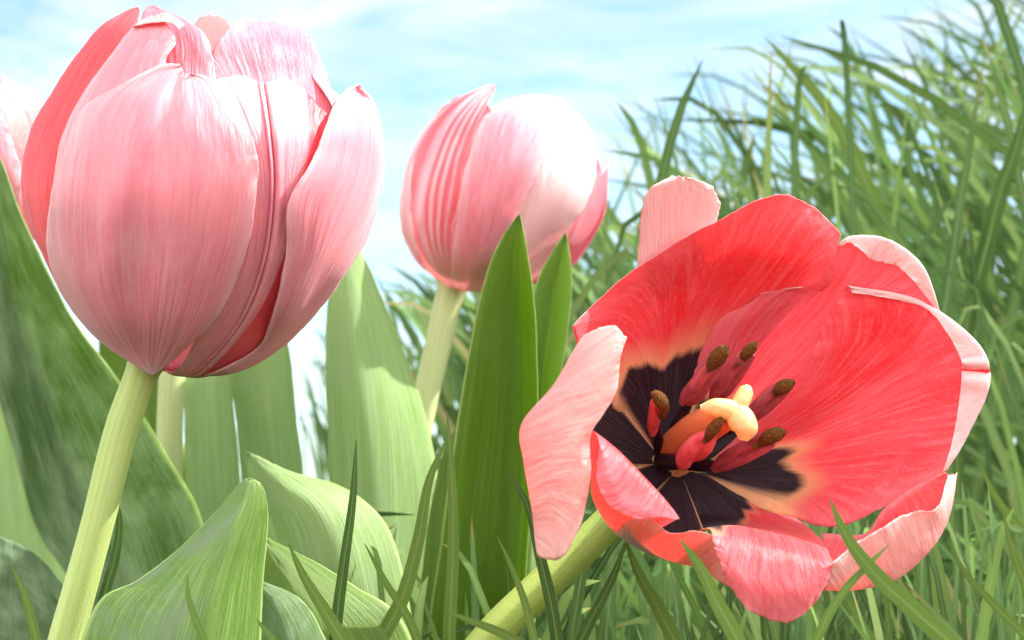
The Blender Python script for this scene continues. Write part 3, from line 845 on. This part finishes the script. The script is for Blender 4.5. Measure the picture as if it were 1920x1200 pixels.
# the striped tulip behind the pointed leaves
D = 0.44
PB = profile([(155, 915, 935), (165, 870, 960), (185, 832, 1045), (210, 810, 1085), (250, 788, 1112), (300, 765, 1142), (340, 753, 1140), (390, 750, 1128), (440, 756, 1100), (480, 772, 1075), (505, 790, 1045), (530, 822, 960), (545, 840, 900)])
SP = [(852, 525), (838, 575), (818, 660), (797, 750), (775, 880), (750, 1100), (735, 1420)]
T = empty('tulip', foot(SP, D), 'paler tulip with red and white streaks, closed, behind the two pointed leaves', 'tulip', 'pink tulips')
stem(SP, [31, 26, 25, 24, 24, 25, 25], D, M_STEMP, T)
for az, sd in ((140, 1), (200, 2), (250, 3)):
    round_petal(PB, 535, 180, math.radians(az), 0.75, D, (M_WHITE, M_BACK), T, -6, 20 + sd)
az_petal('petal', PB, [[(930, 535), (1000, 520), (1050, 470), (1090, 400), (1120, 330)], [(940, 538), (1030, 520), (1080, 475), (1122, 410), (1138, 315)], [(945, 540), (1040, 522), (1088, 482), (1132, 405), (1141, 305)]],
         D, (M_PINKIN, M_PINKIN), T, -10, 0.9, 20, 40, 31, 2)['label'] = 'thin pink petal edge on the sunny side'
az_petal('petal', PB, [[(880, 535), (900, 450), (920, 370), (940, 280), (970, 200), (1010, 180)], [(905, 540), (960, 480), (1000, 390), (1020, 300), (1030, 230), (1035, 182)], [(930, 540), (1005, 520), (1068, 430), (1118, 330), (1100, 235), (1052, 186)],
                       ], D, (M_WHITE, M_BACK), T, 0, 1.0, 36, 50, 32, 3)  # overexposed white of the sunlit side is put into the petal colour
az_petal('petal', PB, [[(840, 538), (776, 485), (752, 420), (756, 335), (790, 250), (850, 190), (915, 160)], [(846, 538), (808, 460), (802, 380), (820, 300), (848, 235), (885, 190), (922, 160)],
                       [(852, 538), (848, 450), (862, 380), (872, 310), (890, 250), (908, 205), (931, 160)]],
         D, (M_STRIPE, M_BACK), T, 3, 1.0, 44, 60, 33, 3, zmod=lambda u, v: (1.3 * np.sin(u * 39 + 2 * v) + 0.9 * np.sin(u * 71)) * ss(0.1, 0.3, v) * (1 - ss(0.8, 1, v)))
az_petal('petal', PB, [[(846, 536), (848, 470), (862, 370), (880, 285), (905, 225), (935, 195), (975, 182)], [(870, 545), (895, 470), (915, 390), (930, 310), (950, 250), (970, 205), (995, 179)], [(905, 545), (945, 460), (985, 370), (1020, 300), (1045, 235), (1052, 205), (1030, 181)]],
         D, (M_BACK, M_BACK), T, 10, 1.02, 40, 60, 34, 3)

# the tulip cut by the frame edge
D = 0.43
PL = profile([(135, -60, 10), (150, -130, 30), (180, -165, 72), (220, -185, 100), (300, -200, 120), (380, -190, 110), (450, -150, 70), (500, -100, 10), (520, -60, -20)])
SP = [(-40, 510), (-40, 700), (-45, 1000), (-50, 1400)]
T = empty('tulip', foot(SP, D), 'coral pink tulip half cut off by the picture edge, behind the biggest closed one', 'tulip', 'pink tulips')
stem(SP, [26, 25, 25, 25], D, M_STEMP, T)
for az, sd in ((150, 1), (210, 2), (270, 3), (-30, 4)):
    round_petal(PL, 515, 160, math.radians(az), 0.75, D, (M_OUT, M_INC), T, -6, 40 + sd)
az_petal('petal', PL, [[(-40, 515), (-30, 420), (-40, 330), (-60, 240), (-40, 160)], [(-30, 515), (30, 420), (40, 330), (10, 240), (-10, 150)], [(-20, 515), (80, 430), (120, 320), (90, 195), (0, 143)]],
         D, (petal_mat('petal_coral', (0.78, 0.12, 0.13), PALE, (0.8, 0.2, 0.2), 0.5, 0.4, None, 0, 0.4, (0.9, 0.25, 0.2), 0.35), M_INC), T, 4, 1.0, 36, 50, 45, 3)
az_petal('petal', PL, [[(-120, 500), (-150, 400), (-140, 300), (-110, 220), (-70, 170)], [(-60, 515), (-60, 400), (-55, 300), (-50, 230), (-40, 180)], [(-30, 515), (30, 440), (40, 330), (22, 260), (-10, 185)]],
         D, (M_BACK, M_INC), T, 14, 1.02, 36, 50, 46, 3)

# the tulip of which only the stem shows
D = 0.43
PH = profile([(140, 350, 400), (180, 290, 460), (250, 250, 500), (350, 240, 515), (450, 260, 490), (520, 300, 440), (560, 340, 390)])
SP = [(352, 555), (330, 640), (320, 760), (318, 900), (320, 1200), (322, 1450)]
T = empty('tulip', foot(SP, D), 'tulip hidden by the biggest one, only its pale straight stem showing below', 'tulip', 'pink tulips')
stem(SP, [25, 25, 25, 25, 25, 25], D, M_STEMP, T)
for i in range(6):
    round_petal(PH, 560, 170 + 12 * (i % 2), math.radians(60 * i), 0.72, D, (M_OUT, M_INC), T, -8 * (i % 2), 60 + i)

# ------------------------------------------------------------------ the open tulip
D = 0.27
CR = np.array([1440.0, 740.0, 0.0])
AX = np.array([0.377, -0.267, 0.887])
LEN, RAD, PW = 450.0, 430.0, 2.3
BASE = CR - AX * LEN
def bowl_z(x, y):
    zs = np.arange(-700.0, 320.0, 2.0)
    p = np.stack([np.full_like(zs, x), np.full_like(zs, y), zs], -1) - BASE
    h = p @ AX
    r = np.sqrt(np.maximum((p * p).sum(-1) - h * h, 0))
    f = h - LEN * (r / RAD) ** PW
    k = np.argmax(f >= 0)
    return float(zs[k]) if f[k] >= 0 else 0.0

def op(*pts):
    """(x, y, off) on the cup wall, or (x, y, None, z)"""
    out = []
    for p in pts:
        if len(p) == 4:
            out.append((p[0], p[1], p[3]))
        else:
            out.append((p[0], p[1], bowl_z(p[0], p[1]) + (p[2] if len(p) > 2 else 0)))
    return out

SP = [(1262, 872, -425), (1225, 905, -470), (1150, 972, -470), (1085, 1035, -440), (1000, 1115, -400), (920, 1195, -370), (760, 1420, -330), (640, 1750, -300)]
T = empty('tulip', foot(SP, D * 1.09), 'wide open coral red tulip tilted over the grass, dark centre and stamens showing', 'tulip', 'pink tulips')
stem(SP, [36, 37, 37, 38, 38, 38, 38, 38], D, M_STEMO, T)

def open_petal(cols, mats, seed, nu=56, nv=80, wave=5, nick=2.0, vmax=0.3, zmod=None, label=None, thick=0.0005):
    nu, nv = int(nu * 1.4), int(nv * 1.4)
    G = grid(cols, nu, nv)
    k = max(2, int(vmax * nv))
    o = shell('petal', G, D, mats, T, thick, lambda P, N: float(N[:, :k, 1].mean()), wave, nick, seed, zmod)
    if label:
        o['label'] = label
    return o

open_petal([op((1270, 860, -16), (1265, 720, -16), (1250, 600, -18), (1262, 540, -20), (1310, 480, -20)),
            op((1285, 860, -16), (1310, 720, -16), (1360, 600, -18), (1390, 520, -22), (1400, 448, -24)),
            op((1300, 860, -16), (1360, 720, -16), (1450, 610, -18), (1510, 540, -20), (1545, 462, -22))],
           (M_PALEOUT, M_IN), 80, 30, 40)
I1 = inner_blotched(0.42, 0.93, 0.16)
open_petal([op((1230, 560, -14), (1196, 500, -30), (1200, 430, -55), (1204, 385, -75), (1222, 350, -85), (1256, 332, -90)),
            op((1280, 520, -14), (1268, 470, -30), (1266, 420, -45), (1268, 380, -58), (1272, 350, -70), (1275, 331, -80)),
            op((1330, 470, -14), (1343, 420, -40), (1349, 385, -60), (1341, 358, -75), (1322, 342, -80), (1290, 333, -80)),
            ],
           (M_PALEOUT, M_WHITE), 71, 34, 40, 5, 2, 1.0, None, 'pale pink petal lobe bent back at the top')
open_petal([op((1226, 848), (1192, 805), (1152, 768), (1112, 705), (1084, 655), (1072, 613, -20)),
            op((1240, 842), (1215, 775), (1200, 690), (1185, 620), (1170, 560), (1165, 523, -10)),
            op((1255, 840), (1250, 765), (1258, 680), (1275, 590), (1300, 500), (1325, 424, -10)),
            op((1270, 840), (1278, 765), (1310, 660), (1365, 545), (1420, 450), (1448, 367, -45)),
            op((1283, 844), (1305, 770), (1360, 660), (1440, 570), (1510, 450), (1524, 386, -55)),
            op((1290, 850), (1330, 780), (1400, 680), (1480, 590), (1556, 528, 10), (1577, 440, -20))],
           (M_PALEOUT, I1), 72)
I2 = inner_blotched(0.18, 0.9, 0.08, 0.3, 0.6, 0.0, (0.86, 0.20, 0.28))
open_petal([op((1288, 852, 4), (1293, 775, 4), (1303, 690, 4), (1345, 606, 4), (1430, 548, 4), (1528, 532, 2), (1565, 480, -22), (1570, 470, -20)),
            op((1297, 854, 2), (1330, 775, 6), (1380, 690, 7), (1440, 620, 7), (1505, 560, 4), (1560, 500, -10), (1590, 446, -20), (1592, 456, -4)),
            op((1306, 857), (1360, 785, 3), (1435, 705, 4), (1510, 630, 4), (1575, 560, 2), (1630, 495, -6), (1660, 449, -14), (1640, 488, 6)),
            op((1315, 860), (1390, 795), (1480, 715), (1560, 640), (1620, 580), (1675, 530, -4), (1722, 490, -8), (1692, 506, 8)),
            op((1322, 868, -6), (1430, 830, -10), (1545, 780, -12), (1640, 715, -12), (1710, 655, -12), (1745, 610, -8), (1764, 588, -6), (1752, 578, 2))],
           (M_WHITE, I2), 73)
I3 = inner_blotched(-0.035, 0.86, 0.10, 0.3, 0.66, -0.36, (0.84, 0.11, 0.145))
open_petal([op((1330, 866, 6), (1400, 800, 10), (1494, 702, 14), (1530, 645, 16), (1560, 575, 16), (1590, 536, 12), (1596, 545, 16)),
            op((1336, 870, 4), (1430, 805, 6), (1540, 725, 8), (1630, 645, 8), (1685, 592, 8), (1730, 567, 4), (1734, 580, 14)),
            op((1340, 875), (1450, 825), (1580, 765), (1690, 702), (1770, 665), (1836, 650, 0), (1796, 660, 18)),
            op((1335, 880), (1450, 855), (1580, 815), (1700, 770), (1790, 738), (1853, 712, -4), (1803, 705, 18)),
            op((1325, 886), (1440, 892), (1560, 885), (1680, 862), (1745, 842), (1815, 812, -4), (1787, 820, 14)),
            op((1312, 890), (1400, 942), (1470, 966), (1560, 988), (1650, 955), (1774, 882, 0), (1768, 884, 8))],
           (M_WHITE, I3), 74, 70, 90, 4, 2, 0.3,
           zmod=lambda u, v: -10 * np.exp(-((u - 0.56) / 0.02) ** 2) * ss(0.3, 0.7, v) + 6 * np.exp(-((u - 0.5) / 0.03) ** 2) * ss(0.3, 0.7, v) + 6 * np.exp(-((u - 0.62) / 0.03) ** 2) * ss(0.3, 0.7, v))
open_petal([op((1540, 1000, 8), (1545, 1075, None, -60), (1545, 1106, None, 5), (1562, 1054, None, 62)),
            op((1620, 1002, 8), (1615, 1062, None, -90), (1608, 1104, None, -45), (1606, 1018, None, 25)),
            op((1655, 958, 8), (1680, 1030, None, -120), (1682, 1084, None, -80), (1660, 985, None, 0)),
            op((1700, 922, 8), (1732, 985, None, -150), (1750, 1022, None, -110), (1718, 958, None, -35)),
            op((1740, 900, 8), (1764, 935, None, -170), (1779, 965, None, -130), (1758, 952, None, -60)),
            op((1772, 886, 8), (1782, 890, None, -180), (1794, 888, None, -150), (1776, 892, None, -110))],
           (M_PALEOUT, M_REDOUT), 75, 50, 50, 3, 2, 0.2, None, 'petal standing up with its pale outside towards the viewer')
I5 = inner_blotched(0.585, 0.94, 0.05, 0.9, 0.6, 0.40)
open_petal([op((1264, 884, -4), (1264, 940, -4), (1286, 988, 6), (1335, 1002, None, 130), (1346, 1045, None, 150), (1364, 1096, None, 140)),
            op((1288, 884, 4), (1310, 930, 4), (1345, 978, 4), (1390, 1010, None, 95), (1394, 1075, None, 135), (1404, 1142, None, 120)),
            op((1302, 886, 4), (1345, 930, 4), (1400, 978, 4), (1450, 1030, None, 70), (1455, 1098, None, 110), (1462, 1167, None, 90)),
            op((1310, 888, 4), (1375, 932, 5), (1450, 980, 6), (1515, 1042, None, 45), (1520, 1092, None, 75), (1515, 1146, None, 60)),
            op((1324, 886, -5), (1412, 932, -6), (1495, 975, -4), (1562, 1050, None, 30), (1563, 1062, None, 45), (1552, 1090, None, 40))],
           (M_PALEOUT, I5), 76, 56, 80, 5, 2, 0.3)
open_petal([op((1262, 888, -10), (1150, 998, None, -100), (1180, 975, None, 60), (1215, 962, None, 118)),
            op((1266, 890, -10), (1205, 1031, None, -90), (1212, 1000, None, 60), (1252, 998, None, 122)),
            op((1270, 890, -10), (1260, 1050, None, -70), (1268, 1025, None, 60), (1300, 996, None, 124)),
            op((1274, 890, -10), (1312, 1064, None, -40), (1320, 1040, None, 60), (1338, 1004, None, 122)),
            op((1278, 890, -10), (1366, 1099, None, 10), (1366, 1070, None, 70), (1362, 1030, None, 100))],
           (M_PALEOUT, I5), 77, 40, 44, 2, 1, 0.15)
I6 = inner_blotched(0.36, 0.93, 0.06)
open_petal([op((1232, 850), (1195, 800), (1150, 740, 5), (1085, 660, None, 40), (1086, 640, None, 80), (1118, 616, None, 140), (1150, 612, None, 170), (1176, 632, None, 185)),
            op((1226, 853), (1185, 815), (1130, 770, 5), (1050, 740, None, 40), (1040, 722, None, 80), (1085, 690, None, 165), (1125, 680, None, 195), (1163, 672, None, 205)),
            op((1222, 858), (1170, 830), (1105, 800, 5), (1000, 800, None, 30), (979, 798, None, 80), (1040, 770, None, 175), (1100, 755, None, 205), (1152, 745, None, 212)),
            op((1222, 864), (1165, 848), (1100, 830, 5), (1010, 860, None, 30), (984, 868, None, 85), (1030, 845, None, 180), (1075, 830, None, 205), (1108, 814, None, 205)),
            op((1226, 868), (1170, 862), (1110, 850, 5), (1030, 930, None, 40), (1000, 962, None, 95), (1035, 930, None, 180), (1075, 910, None, 200), (1108, 890, None, 195)),
            op((1230, 872), (1180, 872), (1115, 870, 5), (1035, 990, None, 60), (1006, 1030, None, 105), (1035, 1052, None, 165), (1060, 1038, None, 180), (1090, 985, None, 180))],
           (M_PALEOUT, I6), 78, 56, 90, 4, 2, 0.2, None, 'pale petal hanging forward on the near side')
I7 = inner_blotched(0.3, 0.93, 0.05, 0.85, 0.6)
open_petal([op((1230, 868), (1165, 880, -10), (1120, 890, None, -40), (1103, 850, None, 60), (1112, 808, None, 150), (1124, 830, None, 190), (1120, 870, None, 195)),
            op((1238, 874), (1170, 920, -20), (1112, 930, None, -60), (1125, 900, None, 60), (1160, 848, None, 160), (1145, 890, None, 200), (1120, 905, None, 205)),
            op((1246, 880), (1190, 950, -30), (1140, 982, None, -70), (1150, 950, None, 60), (1200, 889, None, 155), (1170, 930, None, 195), (1142, 946, None, 205)),
            op((1254, 884), (1210, 960, -30), (1168, 1005, None, -80), (1190, 970, None, 70), (1238, 929, None, 145), (1215, 955, None, 180), (1185, 970, None, 195)),
            op((1262, 886), (1245, 960, -20), (1205, 1020, None, -60), (1240, 990, None, 80), (1273, 972, None, 125), (1268, 974, None, 140), (1262, 973, None, 145))],
           (M_PALEOUT, I7), 79, 50, 90, 2, 1, 0.15, None, 'rolled lip petal beside the hanging one')

# heart of the flower: base disc, pistil, six stamens
def w3(p):
    return to_world(np.array(p, float), D)
def blob(name, stations, mat, parent, squash=0.75, n=26, ns=18, lobes=0.0):
    """rounded body along picture stations (x, y, z, radius)"""
    c = spline(np.array([s[:3] for s in stations], float), n)
    r = spline(np.array([[s[3]] for s in stations], float), n)[:, 0]
    t = np.gradient(c, axis=0)
    t /= np.linalg.norm(t, axis=1, keepdims=True) + 1e-9
    a = np.cross(t, AX)
    a /= np.linalg.norm(a, axis=1, keepdims=True) + 1e-9
    b = np.cross(t, a)
    th = np.linspace(0, 2 * math.pi, ns, endpoint=False)
    rad = 1 - lobes * np.abs(np.sin(th + 0.4)) ** 6 * 1.0 if lobes else np.ones(ns)
    r = r * {'anther': 1.05, 'pollen_cap': 0.82, 'stigma': 1.04}.get(name, 1.0)
    V = c[:, None] + (np.maximum(r, 0.6)[:, None, None] * rad[None, :, None]) * (np.cos(th)[None, :, None] * a[:, None] + squash * np.sin(th)[None, :, None] * b[:, None])
    V = to_world(V.reshape(-1, 3), D)
    F, UV = [], []
    for i in range(n):
        for j in range(ns):
            UV.append((j / ns, i / (n - 1)))
            if i < n - 1:
                k = (j + 1) % ns
                F.append((i * ns + j, i * ns + k, (i + 1) * ns + k, (i + 1) * ns + j))
    F.append(tuple(range(ns)))
    F.append(tuple((n - 1) * ns + j for j in range(ns))[::-1])
    return link(name, V, F, [mat], parent, UV)

zb = BASE[2]
blob('receptacle', [(1262, 872, zb - 30, 40), (1266, 866, zb - 8, 46), (1268, 864, zb + 4, 34), (1269, 862, zb + 8, 6)], M_BASE, T, 1.0)
pist = blob('pistil', [(1250, 850, zb + 10, 26), (1275, 832, zb + 60, 34), (1310, 806, zb + 130, 36), (1345, 786, zb + 200, 33), (1372, 772, zb + 250, 26)], M_OVARY, T, 0.95)
blob('stigma', [(1385, 772, zb + 258, 14), (1365, 768, zb + 275, 19), (1340, 764, zb + 285, 17), (1313, 765, zb + 285, 6)], M_STIGMA, pist, 0.9)
blob('stigma', [(1376, 775, zb + 258, 14), (1388, 755, zb + 258, 16), (1398, 735, zb + 250, 15), (1404, 724, zb + 245, 6)], M_STIGMA, pist, 0.9)
blob('stigma', [(1372, 772, zb + 258, 18), (1388, 785, zb + 272, 26), (1397, 805, zb + 278, 24), (1394, 826, zb + 278, 8)], M_STIGMA, pist, 0.9)

def stamen(fil, anth, poll, am, label):
    """filament stations, anther from foot to top, pollen cap"""
    s = blob('stamen', fil, M_FIL, T, 0.9)
    s['label'] = label
    a = blob('anther', anth, am, s, 0.8, lobes=0.42)
    if poll:
        p0, a3 = poll[0], anth[-3]
        poll = [(p0[0] * .45 + a3[0] * .55, p0[1] * .45 + a3[1] * .55, max(p0[2], a3[2] + a3[3] * .55), 5)] + poll
        blob('pollen_cap', poll, M_POLLEN, a, 0.85)
stamen([(1258, 838, zb + 15, 13), (1268, 800, zb + 70, 14), (1290, 760, zb + 130, 8)],
       [(1284, 756, zb + 125, 12), (1300, 738, zb + 150, 21), (1325, 704, zb + 190, 20), (1345, 675, zb + 225, 18), (1352, 664, zb + 235, 14)],
       [(1331, 690, zb + 218, 12), (1346, 670, zb + 240, 20), (1358, 656, zb + 255, 15), (1364, 650, zb + 260, 5)], M_ANTHER, 'stamen with the largest open brown pollen cap, up by the pink back petal')
stamen([(1275, 840, zb + 15, 12), (1305, 790, zb + 70, 12), (1345, 745, zb + 120, 8)],
       [(1338, 748, zb + 115, 10), (1354, 728, zb + 140, 20), (1378, 695, zb + 175, 20), (1396, 672, zb + 205, 17), (1405, 660, zb + 215, 13)],
       [(1390, 675, zb + 208, 9), (1402, 660, zb + 226, 14), (1413, 648, zb + 236, 11), (1419, 642, zb + 240, 4)], M_ANTHER, None or 'stamen behind the pistil tip pointing straight up the back petal')
stamen([(1290, 848, zb + 15, 12), (1345, 815, zb + 70, 12), (1405, 785, zb + 120, 8)],
       [(1402, 790, zb + 120, 9), (1420, 770, zb + 140, 17), (1447, 745, zb + 165, 18), (1468, 728, zb + 190, 15), (1476, 722, zb + 198, 12)],
       [(1455, 738, zb + 190, 8), (1466, 727, zb + 206, 17), (1480, 720, zb + 216, 14), (1490, 716, zb + 220, 5)], M_ANTHER, 'stamen right of the pistil leaning over the big red petal')
stamen([(1285, 868, zb + 20, 14), (1315, 872, zb + 60, 14), (1345, 874, zb + 100, 9)],
       [(1338, 880, zb + 95, 8), (1360, 866, zb + 125, 17), (1400, 846, zb + 160, 20), (1432, 830, zb + 190, 19), (1448, 822, zb + 200, 14)],
       [(1425, 832, zb + 200, 10), (1442, 820, zb + 216, 18), (1460, 813, zb + 226, 17), (1473, 810, zb + 230, 6)], M_ANTHER, 'lowest stamen, lying towards the olive patch')
stamen([(1240, 862, zb + 30, 16), (1255, 866, zb + 70, 18), (1285, 868, zb + 140, 9)],
       [(1280, 872, zb + 150, 12), (1292, 856, zb + 185, 26), (1312, 835, zb + 225, 25), (1328, 820, zb + 250, 17), (1334, 812, zb + 258, 12)],
       [(1325, 824, zb + 262, 8), (1335, 808, zb + 280, 15), (1346, 793, zb + 290, 12), (1354, 783, zb + 294, 4)], M_ANTHER2, 'stamen nearest the viewer, bright red in front of the pistil')
stamen([(1236, 850, zb + 20, 11), (1235, 830, zb + 60, 11), (1232, 800, zb + 110, 7)],
       [(1226, 812, zb + 110, 9), (1226, 796, zb + 130, 15), (1229, 772, zb + 165, 17), (1232, 752, zb + 195, 16), (1234, 745, zb + 205, 12)],
       [(1240, 782, zb + 190, 8), (1246, 766, zb + 212, 13), (1238, 750, zb + 226, 17), (1228, 740, zb + 232, 12), (1220, 738, zb + 232, 4)], M_ANTHER2, 'short stamen standing alone before the black blotch of the upper petal')

# ------------------------------------------------------------------ single blades in front
blade([(668, 825), (662, 930), (642, 1080), (628, 1200), (618, 1500)], 24, 0.30, 'dark upright grass blade crossing the light leaf with the reddish point', M_BLADED, 0.2)
blade([(838, 770), (846, 880), (850, 1020), (842, 1200), (838, 1600)], 26, 0.31, 'straight upright grass blade in front of the tall deep green leaf', M_BLADE, 0.2)
blade([(840, 818), (805, 900), (785, 1010), (755, 1120), (700, 1230), (600, 1600)], 30, 0.315, 'curved grass blade bowing right just before the tall deep green leaf', M_BLADE, 0.3)
blade([(540, 1018), (572, 1085), (612, 1150), (652, 1225), (760, 1600)], 30, 0.28, 'thick grass blade leaning left over the mid green sloping leaf', M_BLADE, 0.3)
blade([(683, 1018), (725, 1095), (775, 1180), (880, 1600)], 20, 0.30, 'pale slim grass blade leaning left below the light arching leaf', M_BLADE, 0.3)
blade([(950, 880), (988, 945), (1012, 1040), (1035, 1140), (1055, 1300), (1070, 1600)], 26, 0.285, 'dark grass blade rising behind the tip of the hanging pink petal', M_BLADED, 0.3)
blade([(932, 1005), (962, 1070), (990, 1150), (1010, 1260), (1030, 1600)], 18, 0.28, 'short thin grass blade crossing the leaning lime green stem', M_BLADE, 0.3)
blade([(1555, 935), (1590, 1010), (1640, 1075), (1720, 1150), (1830, 1260), (2000, 1600)], 38, 0.245, 'thick grass blade slanting across the pale outside petal of the open tulip', M_BLADE, 0.4)
blade([(1668, 1020), (1625, 1062), (1585, 1105), (1545, 1170), (1500, 1280), (1450, 1600)], 20, 0.247, 'slim grass blade crossing over the thick slanting one', M_BLADE, 0.3)
blade([(352, 1075), (352, 1110), (362, 1150), (385, 1210), (420, 1500)], 16, 0.255, 'small grass blade against the short folded leaf', M_BLADE, 0.3)
blade([(20, 1058), (42, 1105), (60, 1165), (72, 1230), (80, 1500)], 22, 0.30, 'grass blade alone in the corner before the shadowy dark leaf', M_BLADE, 0.3)
blade([(217, 925), (224, 980), (215, 1050), (195, 1120), (170, 1400)], 22, 0.315, 'dark grass blade clinging to the edge of the thick stem', M_BLADED, 0.3)
blade([(832, 1145), (885, 1165), (950, 1192), (1050, 1260), (1150, 1600)], 22, 0.285, 'low grass blade lying nearly flat at the foot of the lime green stem', M_BLADE, 0.2)
blade([(480, 1160), (500, 1185), (530, 1230), (580, 1500)], 18, 0.265, 'tiny grass blade tip at the bottom right of the short folded leaf', M_BLADE, 0.2)
blade([(1275, 1010), (1310, 1060), (1345, 1130), (1390, 1220), (1480, 1600)], 34, 0.24, 'blurred light grass blade in front of the rolled lower lip of the open tulip', M_BLADE, 0.4)
blade([(1175, 1012), (1150, 1080), (1105, 1170), (1070, 1250), (1000, 1600)], 24, 0.30, 'grass blade leaning right under the rolled lip petal', M_BLADED, 0.3)
blade([(1172, 1012), (1200, 1080), (1240, 1150), (1275, 1230), (1340, 1600)], 32, 0.31, 'broad grass blade leaning left under the open tulip, crossing its neighbour', M_BLADE, 0.3)
blade([(1835, 868), (1872, 940), (1925, 1010), (2050, 1300)], 20, 0.36, 'grass blade right of the open tulip, slanting out of the frame', M_BLADE, 0.3)
blade([(1881, 962), (1898, 1030), (1925, 1110), (1960, 1400)], 20, 0.33, 'grass blade bending at the frame edge below its longer neighbour', M_BLADE, 0.3)
blade([(1775, 1010), (1810, 1075), (1870, 1140), (1940, 1220), (2050, 1600)], 18, 0.30, 'glossy thin grass blade curving beside the pale standing petal', M_BLADE, 0.3)
blade([(1434, 70), (1490, 130), (1550, 200), (1600, 290), (1640, 380), (1680, 480), (1760, 760)], 30, 0.55, 'long bright grass blade high on the bank above the open tulip', M_BLADE, 0.3)
blade([(1930, 170), (1910, 260), (1880, 350), (1850, 460), (1800, 700)], 34, 0.50, 'long dark grass blade leaning right on the bank near the frame edge', M_BLADED, 0.3)
